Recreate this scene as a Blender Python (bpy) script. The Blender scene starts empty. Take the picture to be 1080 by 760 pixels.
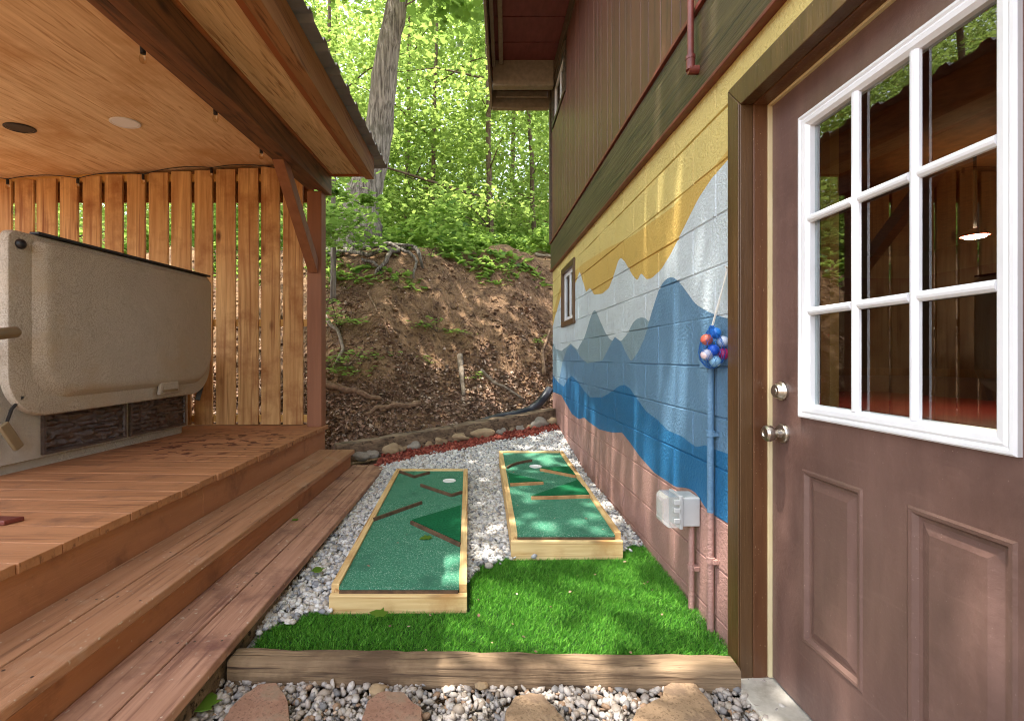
import bpy, math, random
import numpy as np
from mathutils import Vector, noise as mnoise
random.seed(7); rng = np.random.default_rng(7)
scene = bpy.context.scene
COL = scene.collection
H = 1.17            # camera height over the front gravel
F = 497.0; PU, PV = 505.0, 377.0

def up_z(u, v, z):  # pixel -> point on a level plane at height z (used only to read off real positions)
    Y = (H - z) * F / (v - PV); return ((u - PU) * Y / F, Y, z)
def up_y(u, v, Y): return ((u - PU) * Y / F, Y, H - (v - PV) * Y / F)
def up_x(u, v, X):
    Y = X * F / (u - PU); return (X, Y, H - (v - PV) * Y / F)
def sc(r, g, b):
    f = lambda c: (c / 255 / 12.92) if c / 255 <= 0.04045 else ((c / 255 + 0.055) / 1.055) ** 2.4
    return (f(r), f(g), f(b), 1.0)

# ------------------------------------------------------------------ materials
def mixrgb(nt, fac, a, b, blend='MIX'):
    n = nt.nodes.new('ShaderNodeMix'); n.data_type = 'RGBA'; n.blend_type = blend
    for sock, val in ((n.inputs[0], fac), (n.inputs[6], a), (n.inputs[7], b)):
        if hasattr(val, 'is_linked') or hasattr(val, 'links'): nt.links.new(val, sock)
        else: sock.default_value = val
    return n.outputs[2]
def ramp(nt, src, p0, p1, c0=(0, 0, 0, 1), c1=(1, 1, 1, 1)):
    n = nt.nodes.new('ShaderNodeValToRGB'); e = n.color_ramp.elements
    e[0].position = p0; e[1].position = p1; e[0].color = c0; e[1].color = c1
    nt.links.new(src, n.inputs[0]); return n.outputs[0]
def tex(nt, coord, scale=(1, 1, 1), s=5.0, detail=4, rough=0.6, kind='noise', dist=0.0):
    mp = nt.nodes.new('ShaderNodeMapping'); mp.inputs['Scale'].default_value = scale
    nt.links.new(coord, mp.inputs['Vector'])
    if kind == 'noise':
        n = nt.nodes.new('ShaderNodeTexNoise'); n.inputs['Detail'].default_value = detail
        n.inputs['Roughness'].default_value = rough; n.inputs['Distortion'].default_value = dist
    else:
        n = nt.nodes.new('ShaderNodeTexVoronoi')
    n.inputs['Scale'].default_value = s
    nt.links.new(mp.outputs[0], n.inputs['Vector'])
    return n.outputs[0]
def M(name, c1, c2=None, scale=(1, 1, 1), s=6.0, lo=.35, hi=.65, rough=.6, spec=.4, bump=0.0, bscale=None, bs=None, bdist=.004,
      dirt=None, dirt_s=3.0, dirt_lo=.55, dirt_hi=.75, island=0.0, metal=0.0, fine=None, detail=5, distort=0.0, hue=0.0, knots=None, streak=None):
    m = bpy.data.materials.new(name); m.use_nodes = True; nt = m.node_tree
    b = nt.nodes['Principled BSDF']
    tc = nt.nodes.new('ShaderNodeTexCoord').outputs['Object']
    geo = None
    if island or hue:
        geo = nt.nodes.new('ShaderNodeNewGeometry').outputs['Random Per Island']
        off = nt.nodes.new('ShaderNodeVectorMath'); off.operation = 'MULTIPLY_ADD'
        cb = nt.nodes.new('ShaderNodeCombineXYZ')
        for k in range(3): nt.links.new(geo, cb.inputs[k])
        nt.links.new(cb.outputs[0], off.inputs[0]); off.inputs[1].default_value = (7.3, 11.7, 5.1); nt.links.new(tc, off.inputs[2])
        tc = off.outputs[0]
    c2 = c2 or c1
    nz = tex(nt, tc, scale, s, detail, .6, dist=distort)
    col = ramp(nt, nz, lo, hi, c1, c2)
    if knots:
        kn = tex(nt, tc, tuple(5 if q > 1 else 2.2 for q in scale), 1.0, 0, .5, 'vor')
        col = mixrgb(nt, ramp(nt, kn, .06, .17, (1, 1, 1, 1), (0, 0, 0, 1)), col, knots)
    if streak:
        vv, s_, lo_, hi_, cc_ = streak
        col = mixrgb(nt, ramp(nt, tex(nt, tc, vv, s_, 4, .55, dist=.4), lo_, hi_), col, cc_)
    if fine:
        col = mixrgb(nt, ramp(nt, tex(nt, tc, (1, 1, 1), fine[0], 2, .5), fine[1], fine[2]), col, fine[3])
    if dirt:
        dn = tex(nt, tc, (1, 1, 1), dirt_s, 6, .65)
        col = mixrgb(nt, ramp(nt, dn, dirt_lo, dirt_hi), col, dirt)
    if island or hue:
        hs = nt.nodes.new('ShaderNodeHueSaturation')
        mr = nt.nodes.new('ShaderNodeMapRange'); nt.links.new(geo, mr.inputs[0])
        mr.inputs[3].default_value = 1 - island; mr.inputs[4].default_value = 1 + island
        nt.links.new(mr.outputs[0], hs.inputs['Value'])
        if hue:
            fr = nt.nodes.new('ShaderNodeMath'); fr.operation = 'MULTIPLY'; nt.links.new(geo, fr.inputs[0]); fr.inputs[1].default_value = 17.31
            f2 = nt.nodes.new('ShaderNodeMath'); f2.operation = 'FRACT'; nt.links.new(fr.outputs[0], f2.inputs[0])
            m2 = nt.nodes.new('ShaderNodeMapRange'); nt.links.new(f2.outputs[0], m2.inputs[0])
            m2.inputs[3].default_value = .5 - hue; m2.inputs[4].default_value = .5 + hue
            nt.links.new(m2.outputs[0], hs.inputs['Hue'])
        nt.links.new(col, hs.inputs['Color']); col = hs.outputs[0]
    nt.links.new(col, b.inputs['Base Color'])
    b.inputs['Roughness'].default_value = rough; b.inputs['Metallic'].default_value = metal
    b.inputs['Specular IOR Level'].default_value = spec
    if bump:
        bn = nt.nodes.new('ShaderNodeBump'); bn.inputs['Strength'].default_value = bump; bn.inputs['Distance'].default_value = bdist
        src = tex(nt, tc, bscale or scale, bs or s * 3, 5, .6)
        nt.links.new(src, bn.inputs['Height']); nt.links.new(bn.outputs[0], b.inputs['Normal'])
    return m
def palette(name, cols, rough=.7, spec=.3, bump=.3, bs=60, tint=.12):
    """stones, leaves: one colour per loose piece from a stepped palette"""
    m = bpy.data.materials.new(name); m.use_nodes = True; nt = m.node_tree; b = nt.nodes['Principled BSDF']
    g = nt.nodes.new('ShaderNodeNewGeometry').outputs['Random Per Island']
    r = nt.nodes.new('ShaderNodeValToRGB'); r.color_ramp.interpolation = 'CONSTANT'
    e = r.color_ramp.elements; n = len(cols)
    e[0].position = 0; e[0].color = cols[0]; e[1].position = 1 / n; e[1].color = cols[1 % n]
    for k in range(2, n):
        x = e.new(k / n); x.color = cols[k]
    nt.links.new(g, r.inputs[0])
    tc = nt.nodes.new('ShaderNodeTexCoord').outputs['Object']
    nz = tex(nt, tc, (1, 1, 1), bs, 4, .6)
    col = mixrgb(nt, ramp(nt, nz, .35, .7, (1 - tint * 2,) * 3 + (1,), (1, 1, 1, 1)), (1, 1, 1, 1), r.outputs[0], 'MULTIPLY')
    mul = nt.nodes.new('ShaderNodeMix'); mul.data_type = 'RGBA'; mul.blend_type = 'MULTIPLY'; mul.inputs[0].default_value = 1
    nt.links.new(ramp(nt, nz, .3, .7, (1 - tint * 2,) * 3 + (1,), (1, 1, 1, 1)), mul.inputs[6]); nt.links.new(r.outputs[0], mul.inputs[7])
    nt.links.new(mul.outputs[2], b.inputs['Base Color'])
    b.inputs['Roughness'].default_value = rough; b.inputs['Specular IOR Level'].default_value = spec
    if bump:
        bn = nt.nodes.new('ShaderNodeBump'); bn.inputs['Strength'].default_value = bump; bn.inputs['Distance'].default_value = .002
        nt.links.new(nz, bn.inputs['Height']); nt.links.new(bn.outputs[0], b.inputs['Normal'])
    return m
def leafmat(name, cols, trans, tw=.5):
    m = palette(name, cols, rough=.45, spec=.35, bump=0, bs=9, tint=.1); nt = m.node_tree
    b = nt.nodes['Principled BSDF']; out = nt.nodes['Material Output']
    t = nt.nodes.new('ShaderNodeBsdfTranslucent'); t.inputs[0].default_value = trans
    mx = nt.nodes.new('ShaderNodeMixShader'); mx.inputs[0].default_value = tw
    nt.links.new(b.outputs[0], mx.inputs[1]); nt.links.new(t.outputs[0], mx.inputs[2]); nt.links.new(mx.outputs[0], out.inputs['Surface'])
    return m
def glassmat(name, tint=(1, 1, 1, 1), rough=0.0):
    m = bpy.data.materials.new(name); m.use_nodes = True; nt = m.node_tree
    nt.nodes.remove(nt.nodes['Principled BSDF']); out = nt.nodes['Material Output']
    tr = nt.nodes.new('ShaderNodeBsdfTransparent'); tr.inputs[0].default_value = tint
    gl = nt.nodes.new('ShaderNodeBsdfGlossy'); gl.inputs['Roughness'].default_value = rough
    fr = nt.nodes.new('ShaderNodeFresnel'); fr.inputs[0].default_value = 2.4
    mx = nt.nodes.new('ShaderNodeMixShader')
    bf = nt.nodes.new('ShaderNodeNewGeometry').outputs['Backfacing']; k1 = nt.nodes.new('ShaderNodeMath'); k1.operation = 'SUBTRACT'; k1.inputs[0].default_value = 1; nt.links.new(bf, k1.inputs[1])
    k2 = nt.nodes.new('ShaderNodeMath'); k2.operation = 'MULTIPLY'; nt.links.new(k1.outputs[0], k2.inputs[0]); nt.links.new(fr.outputs[0], k2.inputs[1])
    nt.links.new(k2.outputs[0], mx.inputs[0]); nt.links.new(tr.outputs[0], mx.inputs[1]); nt.links.new(gl.outputs[0], mx.inputs[2])
    nt.links.new(mx.outputs[0], out.inputs['Surface']); return m
def milky(name):
    m = glassmat(name, (.9, .92, .92, 1), .15); nt = m.node_tree; out = nt.nodes['Material Output']; src = out.inputs['Surface'].links[0].from_socket
    d = nt.nodes.new('ShaderNodeBsdfPrincipled'); d.inputs['Base Color'].default_value = (.75, .75, .74, 1); d.inputs['Roughness'].default_value = .3
    mx = nt.nodes.new('ShaderNodeMixShader'); mx.inputs[0].default_value = .26
    nt.links.new(src, mx.inputs[1]); nt.links.new(d.outputs[0], mx.inputs[2]); nt.links.new(mx.outputs[0], out.inputs['Surface']); return m
def emit(name, c, s):
    m = bpy.data.materials.new(name); m.use_nodes = True; b = m.node_tree.nodes['Principled BSDF']
    b.inputs['Emission Color'].default_value = c; b.inputs['Emission Strength'].default_value = s; return m

GY, GX, GZ = (9, .6, 9), (.6, 9, 9), (9, 9, .6)   # grain along y, x, z
MAT = {
 'deck': M('deck_paint', sc(164, 112, 74), sc(182, 128, 88), (1, 12, 8), 2.2, rough=.6, bump=.5, bscale=(.8, 14, 8), bs=9, dirt=sc(122, 84, 62), dirt_s=5, island=.08, spec=.3, streak=((.6, 18, 8), 3.0, .56, .72, sc(116, 76, 52)), fine=(70, .70, .76, sc(178, 138, 108))),
 'deck_wet': None,
 'tread': M('tread_paint', sc(158, 114, 84), sc(178, 132, 100), (12, 1, 8), 2.0, rough=.65, bump=.6, bscale=(16, .8, 8), bs=8, dirt=sc(176, 142, 116), dirt_s=5, dirt_lo=.54, dirt_hi=.72, island=.08, spec=.3, fine=(60, .68, .73, sc(192, 172, 150)), streak=((20, .7, 8), 2.6, .56, .74, sc(112, 78, 58))),
 'tread_low': M('worn_tread_paint', sc(162, 118, 95), sc(186, 142, 118), (14, .9, 8), 2.2, rough=.7, bump=.7, bscale=(18, .8, 8), bs=8, dirt=sc(122, 84, 72), dirt_s=5, dirt_lo=.48, dirt_hi=.7, island=.08, fine=(50, .67, .73, sc(198, 178, 158)), streak=((20, .7, 8), 2.6, .54, .72, sc(118, 80, 66))),
 'riser': M('riser_paint', sc(164, 110, 76), sc(178, 122, 86), (8, 1, 8), 2.0, rough=.6, bump=.4, bscale=(8, 1, 14), bs=8, dirt=sc(124, 82, 60), dirt_s=4, spec=.3, fine=(45, .70, .75, sc(182, 146, 116))),
 'slat': M('cedar_slat', sc(182, 134, 78), sc(230, 190, 126), GZ, 1.6, .3, .7, rough=.75, bump=.3, bscale=(14, 14, .5), bs=6, island=.2, hue=.008, knots=sc(92, 50, 24), distort=.8, streak=((16, 16, .45), 2.2, .54, .74, sc(142, 90, 44)), dirt=sc(160, 108, 58), dirt_s=2.6, dirt_lo=.5, dirt_hi=.7),
 'rail': M('rail_wood', sc(196, 150, 82), sc(214, 170, 100), GX, 2, rough=.75),
 'post': M('post_paint', sc(134, 86, 58), sc(148, 97, 67), GZ, 2, rough=.6, bump=.2),
 'beam': M('beam_stain', sc(88, 56, 36), sc(132, 86, 54), GY, 1.5, .3, .7, rough=.6, bump=.4, dirt=sc(58, 36, 24), dirt_s=2.5, distort=.8, knots=sc(44, 26, 16), streak=((14, .5, 14), 2.6, .52, .70, sc(60, 36, 22))),
 'ply': M('plywood', sc(208, 170, 126), sc(238, 208, 166), (7, .35, 7), 2.4, .3, .72, rough=.7, bump=.15, distort=1.6, dirt=sc(196, 148, 98), dirt_s=1.7, dirt_lo=.48, dirt_hi=.7, streak=((20, .55, 20), 2.4, .54, .74, sc(172, 122, 78))),
 'soffit_ply': M('soffit_plywood', sc(206, 160, 110), sc(238, 198, 146), (9, .4, 9), 2.2, .3, .7, rough=.7, bump=.2, distort=1.4, streak=((24, .6, 24), 2.4, .54, .72, sc(160, 108, 66))),
 'fascia': M('fascia_stain', sc(140, 94, 56), sc(172, 122, 78), (9, .4, 9), 1.6, .3, .7, rough=.7, bump=.35, streak=((16, .6, 16), 3, .54, .72, sc(104, 64, 36))),
 'fascia_in': M('fascia_trim', sc(150, 84, 44), sc(164, 96, 52), GY, 2, rough=.6),
 'metalroof': M('roof_metal', sc(128, 122, 120), sc(150, 144, 142), (1, 1, 1), 4, rough=.5, metal=.35),
 'spa': M('spa_shell', sc(192, 184, 168), sc(204, 196, 180), (1, 1, 1), 5, rough=.55, bump=.4, bs=300, bdist=.0015, fine=(190, .46, .58, sc(146, 136, 120)), spec=.4, dirt=sc(178, 162, 136), dirt_s=2.0, dirt_lo=.55, dirt_hi=.72),
 'spa_body': M('spa_cabinet', sc(198, 193, 180), sc(212, 208, 196), (1, 1, 1), 5, rough=.55, bump=.4, bs=300, bdist=.0015, fine=(260, .46, .6, sc(140, 134, 122))),
 'stonepanel': M('carved_panel', sc(66, 53, 46), sc(92, 76, 66), (1, 1.2, 3), 9, rough=.32, spec=.6, bump=.8, bscale=(1, 4, 16), bs=3.0, bdist=.015),
 'black': M('black_plastic', sc(26, 26, 28), sc(36, 36, 38), rough=.45),
 'tan': M('tan_plastic', sc(134, 118, 88), sc(146, 128, 98), rough=.45),
 'newwood': M('pine_board', sc(206, 170, 112), sc(234, 206, 152), (.5, 7, 9), 2.6, .3, .7, rough=.75, bump=.2, distort=1.3, dirt=sc(186, 140, 86), dirt_s=3, streak=((.5, 10, 16), 3, .55, .7, sc(178, 128, 72)), knots=sc(120, 76, 40)),
 'newwood_y': M('pine_rail', sc(200, 160, 104), sc(230, 198, 142), (9, .5, 9), 2.6, .3, .7, rough=.75, bump=.2, distort=1.0, dirt=sc(176, 128, 76), dirt_s=3, streak=((16, .6, 10), 3, .55, .7, sc(168, 114, 62))),
 'darkstrip': M('divider_wood', sc(76, 56, 40), sc(108, 82, 60), (6, 6, 6), 4, rough=.75),
 'palestrip': M('pale_divider_wood', sc(160, 116, 72), sc(188, 144, 96), (6, 6, 6), 4, rough=.75),
 'putt': M('putting_turf', sc(54, 114, 88), sc(82, 140, 112), (1, 1, 1), 90, .35, .65, rough=.95, spec=.1, bump=.6, bs=500, bdist=.003, fine=(170, .6, .66, sc(150, 182, 160)), dirt=sc(58, 104, 84), dirt_s=4),
 'putt_dark': M('ramp_turf', sc(20, 88, 54), sc(34, 110, 70), (1, 1, 1), 90, .35, .65, rough=.95, spec=.1, bump=.6, bs=500, bdist=.003),
 'timber': M('landscape_timber', sc(104, 84, 64), sc(158, 132, 102), (.5, 8, 8), 2.2, .3, .7, rough=.9, bump=.8, bscale=(.7, 14, 14), bs=5, bdist=.008, dirt=sc(92, 72, 54), dirt_s=3, dirt_lo=.48, dirt_hi=.66, distort=.8, knots=sc(60, 44, 32), streak=((.5, 22, 22), 2.6, .56, .68, sc(66, 50, 38))),
 'oldtimber': M('weathered_timber', sc(96, 80, 64), sc(150, 126, 100), (.6, 6, 8), 2.4, .3, .7, rough=.95, bump=1.0, bscale=(.8, 9, 12), bs=5, bdist=.015, dirt=sc(70, 56, 44), dirt_s=4, dirt_lo=.46, dirt_hi=.64, streak=((.5, 14, 18), 2.6, .54, .66, sc(52, 40, 32))),
 'flag': M('flagstone', sc(134, 98, 80), sc(160, 124, 102), (1, 1, 1), 9, .3, .7, rough=.9, bump=.8, bs=28, bdist=.008, fine=(120, .56, .66, sc(116, 84, 68)), dirt=sc(140, 116, 96), dirt_s=14, dirt_lo=.5, dirt_hi=.64),
 'flag_tan': M('tan_flagstone', sc(140, 114, 88), sc(166, 140, 110), (1, 1, 1), 7, .3, .7, rough=.9, bump=.8, bs=24, bdist=.008, fine=(120, .56, .66, sc(122, 98, 74)), dirt=sc(124, 102, 82), dirt_s=11, dirt_lo=.5, dirt_hi=.64),
 'rock': M('fieldstone', sc(136, 112, 82), sc(172, 150, 118), (1, 1, 1), 9, .3, .7, rough=.85, bump=.6, bs=25, bdist=.008, dirt=sc(120, 104, 88), dirt_s=8, island=.12),
 'rock_grey': M('grey_fieldstone', sc(128, 120, 106), sc(168, 160, 146), (1, 1, 1), 9, .3, .7, rough=.85, bump=.6, bs=25, bdist=.008, dirt=sc(120, 104, 84), dirt_s=8),
 'white': palette('marble_chips', [sc(214, 210, 204), sc(194, 192, 190), sc(222, 219, 213), sc(168, 168, 170), sc(204, 196, 186), sc(208, 206, 204), sc(142, 142, 144), sc(216, 212, 206), sc(184, 174, 162)], rough=.6, tint=.06),
 'pebble': palette('river_pebbles', [sc(172, 160, 150), sc(160, 151, 142), sc(138, 133, 130), sc(182, 172, 162), sc(150, 136, 122), sc(116, 113, 112), sc(168, 154, 140), sc(188, 180, 172), sc(156, 146, 138), sc(148, 120, 96), sc(176, 166, 154), sc(166, 157, 150)], rough=.6, tint=.12),
 'lava': palette('lava_rock', [sc(138, 62, 48), sc(156, 76, 60), sc(116, 50, 40), sc(170, 94, 76), sc(144, 68, 54)], rough=.9, tint=.2, bump=.8),
  'turfbase': M('turf_backing', sc(24, 52, 16), sc(30, 64, 20), s=20, rough=.95),
 'gravelbase': M('gravel_bed', sc(120, 114, 106), sc(170, 166, 160), s=70, rough=.9, bump=.8, bs=80, bdist=.01),
 'gravelbase2': M('pebble_bed', sc(84, 74, 64), sc(128, 118, 106), s=70, rough=.9, bump=.8, bs=80, bdist=.01),
 'bark': M('grey_bark', sc(78, 68, 58), sc(158, 146, 132), (9, 9, .7), 3.4, .36, .62, rough=.9, bump=1.0, bscale=(8, 8, .7), bs=3.6, bdist=.08, dirt=sc(84, 78, 60), dirt_s=2.5),
 'bark_dark': M('brown_bark', sc(70, 56, 42), sc(112, 94, 74), (8, 8, 1), 5, rough=.9, bump=.6, bdist=.01),
 'root': M('root_wood', sc(108, 84, 62), sc(156, 128, 100), (3, 3, 3), 8, rough=.9, bump=.7, bdist=.01),
 'stick': M('dead_branch', sc(106, 80, 60), sc(150, 120, 94), (3, 3, 3), 8, rough=.85, bump=.6, bdist=.01),
 'stick_grey': M('grey_dead_branch', sc(112, 98, 82), sc(150, 136, 118), (3, 3, 3), 8, rough=.9, bump=.6, bdist=.01),
 'litter': palette('dry_leaves', [sc(146, 118, 96), sc(174, 146, 124), sc(112, 88, 70), sc(198, 174, 152), sc(128, 100, 80), sc(156, 124, 102), sc(88, 70, 57), sc(166, 130, 106)], rough=.8, tint=.15, bump=0, bs=20),
 'leaf_far': leafmat('forest_leaves', [sc(96, 128, 44), sc(112, 146, 52), sc(80, 114, 40), sc(132, 160, 62), sc(102, 136, 46), sc(70, 102, 38)], (.42, .56, .13, 1), .5),
 'leaf_near': leafmat('maple_leaves', [sc(84, 124, 44), sc(62, 104, 36), sc(98, 138, 50), sc(50, 88, 32), sc(108, 146, 54), sc(72, 112, 40)], (.36, .52, .11, 1), .48),
 'leaf_ground': leafmat('undergrowth_leaves', [sc(96, 136, 48), sc(76, 114, 40), sc(116, 152, 54), sc(64, 98, 36)], (.38, .54, .11, 1), .5),
 'grass': palette('turf_blades', [sc(82, 148, 40), sc(100, 166, 48), sc(66, 128, 32), sc(122, 180, 66), sc(84, 150, 40), sc(60, 118, 30)], rough=.6, tint=.05, bump=0),
 'siding': M('siding_paint', sc(82, 45, 35), sc(98, 60, 44), (9, 9, .5), 1.2, .3, .7, rough=.4, bump=.5, bscale=(14, 14, .6), bs=5, island=.08, spec=.5, streak=((18, 18, .4), 2.4, .55, .72, sc(56, 36, 26))),
 'skirt': M('skirt_stain', sc(64, 51, 36), sc(88, 74, 48), (7, .5, 7), 1.6, .3, .7, rough=.45, bump=.9, bscale=(9, .5, 12), bs=4, bdist=.008, distort=1.4, spec=.5, streak=((10, .5, 14), 2.6, .53, .68, sc(40, 34, 24))),
 'maroon': M('maroon_paint', sc(98, 42, 34), sc(116, 54, 42), (4, 4, 4), 5, rough=.45, spec=.5),
 'maroon_dark': M('soffit_paint', sc(112, 58, 54), sc(128, 70, 64), (6, 2, 6), 3, rough=.55),
 'olive': M('eave_trim_paint', sc(132, 120, 100), sc(150, 138, 116), (4, 4, 4), 5, rough=.5),
 'casing': M('casing_paint', sc(78, 54, 32), sc(92, 66, 40), (8, 8, .7), 3, rough=.35, bump=.4, bscale=(12, 12, .8), bs=8, spec=.5, fine=(190, .72, .77, sc(160, 140, 110))),
 'jamb': M('jamb_paint', sc(88, 55, 34), sc(102, 67, 42), (8, 8, .7), 3, rough=.32, bump=.3, spec=.5, fine=(170, .70, .75, sc(160, 132, 104))),
 'cream': M('weatherstrip', sc(214, 196, 150), sc(224, 208, 166), rough=.6),
 'door': M('door_paint', sc(103, 78, 70), sc(116, 89, 80), (6, 6, .8), 2.2, rough=.36, bump=.35, bscale=(3, 22, 22), bs=3, dirt=sc(86, 63, 56), dirt_s=2.0, dirt_lo=.5, dirt_hi=.7, fine=(210, .71, .76, sc(165, 142, 130)), spec=.5, streak=((1, 2, 26), 2.5, .60, .80, sc(120, 93, 84))),
 'whitepaint': M('white_vinyl', sc(222, 222, 224), sc(232, 232, 234), rough=.35, spec=.5),
 'nickel': M('satin_nickel', sc(190, 184, 174), sc(200, 194, 186), rough=.28, metal=1.0),
 'glass': glassmat('window_glass', (.86, .9, .9, 1)),
 'clear': milky('clear_plastic'),
 'greyplastic': M('grey_plastic', sc(176, 176, 174), sc(188, 188, 186), rough=.45),
 'sill': M('aluminium_sill', sc(186, 180, 168), sc(206, 200, 190), (4, 4, 4), 8, rough=.5, metal=.3, dirt=sc(150, 138, 120), dirt_s=9),
 'whitelight': M('light_lens', sc(238, 238, 240), rough=.5),
 'bulbglass': glassmat('bulb_glass', (.95, .9, .8, 1)),
 'drain': M('black_drain', sc(34, 36, 42), sc(48, 50, 58), rough=.4),
 'inwood': M('interior_wood', sc(120, 78, 44), sc(150, 100, 58), (8, 8, .6), 2, rough=.5),
 'inred': M('red_felt', sc(92, 22, 20), sc(108, 30, 26), rough=.6),
 'orangewood': M('interior_trim', sc(222, 152, 78), sc(236, 176, 102), GZ, 2, rough=.5),
 'indark': M('interior_dark', sc(112, 76, 50), sc(136, 96, 64), (1, 6, .6), s=3, rough=.7),
 'cup': M('cup_white', sc(236, 236, 234), rough=.4),
 'roofing': M('shingle', sc(70, 62, 58), sc(88, 80, 74), s=20, rough=.9),
}
# wet patches on the deck boards: a stain with a shape of its own
def wetdeck():
    m = MAT['deck'].copy(); m.name = 'deck_paint_with_wet_prints'; nt = m.node_tree; b = nt.nodes['Principled BSDF']
    src = b.inputs['Base Color'].links[0].from_socket
    tc = nt.nodes.new('ShaderNodeTexCoord').outputs['Object']
    n = tex(nt, tc, (1, 1, 1), 13, 2, .5); mask = ramp(nt, n, .57, .60)
    pos = nt.nodes.new('ShaderNodeVectorMath'); pos.operation = 'DISTANCE'; nt.links.new(tc, pos.inputs[0]); pos.inputs[1].default_value = WET
    near = ramp(nt, pos.outputs['Value'], .45, .85, (1, 1, 1, 1), (0, 0, 0, 1))
    f = nt.nodes.new('ShaderNodeMath'); f.operation = 'MULTIPLY'; nt.links.new(mask, f.inputs[0]); nt.links.new(near, f.inputs[1])
    col = mixrgb(nt, f.outputs[0], src, sc(98, 54, 36)); nt.links.new(col, b.inputs['Base Color'])
    return m
def soilmat():
    m = M('bank_soil', sc(106, 83, 63), sc(154, 122, 91), (1, 1, 1), 2.2, .3, .7, rough=.95, spec=.1, bump=1.0, bs=16, bdist=.05, dirt=sc(80, 62, 50), dirt_s=7, dirt_lo=.5, dirt_hi=.66, fine=(70, .6, .68, sc(178, 150, 122)))
    return m
MAT['soil'] = soilmat()

# ------------------------------------------------------------------ mesh helpers
class MB:
    def __init__(s): s.v = []; s.f = []; s.m = []
    def add(s, vs, fs, mi=0):
        o = len(s.v); s.v.extend(tuple(p) for p in vs); s.f.extend(tuple(i + o for i in f) for f in fs); s.m.extend([mi] * len(fs)); return s
    def hexa(s, b, t, mi=0):     # 4 bottom points, 4 top points (same winding, counter-clockwise from above)
        return s.add(list(b) + list(t), [(3, 2, 1, 0), (4, 5, 6, 7), (0, 1, 5, 4), (1, 2, 6, 5), (2, 3, 7, 6), (3, 0, 4, 7)], mi)
    def box(s, x0, x1, y0, y1, z0, z1, mi=0, fn=None):
        b = [(x0, y0, z0), (x1, y0, z0), (x1, y1, z0), (x0, y1, z0)]; t = [(p[0], p[1], z1) for p in b]
        if fn: b = [fn(*p) for p in b]; t = [fn(*p) for p in t]
        return s.hexa(b, t, mi)
    def bar(s, a, b, w, h, mi=0):   # rectangular bar from a to b, width w (level), height h
        a, b = Vector(a), Vector(b); d = (b - a).normalized(); side = d.cross(Vector((0, 0, 1)))
        if side.length < .01: side = Vector((1, 0, 0))
        side.normalize(); u = side.cross(d).normalized()
        q = lambda p: [p - side * w / 2 - u * h / 2, p + side * w / 2 - u * h / 2, p + side * w / 2 + u * h / 2, p - side * w / 2 + u * h / 2]
        A, B = q(a), q(b)
        return s.add(A + B, [(0, 1, 2, 3), (7, 6, 5, 4), (0, 4, 5, 1), (1, 5, 6, 2), (2, 6, 7, 3), (3, 7, 4, 0)], mi)
    def tube(s, pts, r, n=10, mi=0, cap=True, wob=0.0):
        pts = [Vector(p) for p in pts]; k = len(pts); rs = r if isinstance(r, (list, tuple)) else [r] * k
        vs = []; ref = None
        for i, p in enumerate(pts):
            d = (pts[min(i + 1, k - 1)] - pts[max(i - 1, 0)]).normalized()
            if ref is None:
                ref = d.orthogonal().normalized()
            ref = (ref - d * ref.dot(d)).normalized(); bi = d.cross(ref)
            for j in range(n):
                a = 2 * math.pi * j / n
                rr = rs[i] * (1 + (wob * mnoise.noise(Vector((math.cos(a) * 1.5, math.sin(a) * 1.5, i * .7 + p.x * 3))) if wob else 0))
                vs.append(p + ref * rr * math.cos(a) + bi * rr * math.sin(a))
        fs = [(i * n + j, i * n + (j + 1) % n, (i + 1) * n + (j + 1) % n, (i + 1) * n + j) for i in range(k - 1) for j in range(n)]
        if cap: fs += [tuple(range(n - 1, -1, -1)), tuple((k - 1) * n + j for j in range(n))]
        return s.add(vs, fs, mi)
    def loft(s, loops, mi=0, cap0=False, cap1=True):
        n = len(loops[0]); vs = [p for l in loops for p in l]
        fs = [(i * n + j, i * n + (j + 1) % n, (i + 1) * n + (j + 1) % n, (i + 1) * n + j) for i in range(len(loops) - 1) for j in range(n)]
        if cap0: fs.append(tuple(range(n - 1, -1, -1)))
        if cap1: fs.append(tuple((len(loops) - 1) * n + j for j in range(n)))
        return s.add(vs, fs, mi)
    def ball(s, c, r, sub=2, mi=0, sx=1, sy=1, sz=1, nz=0, nseed=0, nf=1.5):
        vs, fs = ICO[sub]; out = []
        for p in vs:
            k = 1 + (nz * mnoise.noise(Vector(p) * nf + Vector((nseed * 3.1, nseed * 1.7, nseed))) if nz else 0)
            out.append((c[0] + p[0] * r * sx * k, c[1] + p[1] * r * sy * k, c[2] + p[2] * r * sz * k))
        return s.add(out, fs, mi)
import bmesh
ICO = {}
for _s in (1, 2, 3, 4):
    _b = bmesh.new(); bmesh.ops.create_icosphere(_b, subdivisions=_s, radius=1)
    _b.verts.ensure_lookup_table(); ICO[_s] = ([tuple(v.co) for v in _b.verts], [tuple(v.index for v in f.verts) for f in _b.faces]); _b.free()

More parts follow.
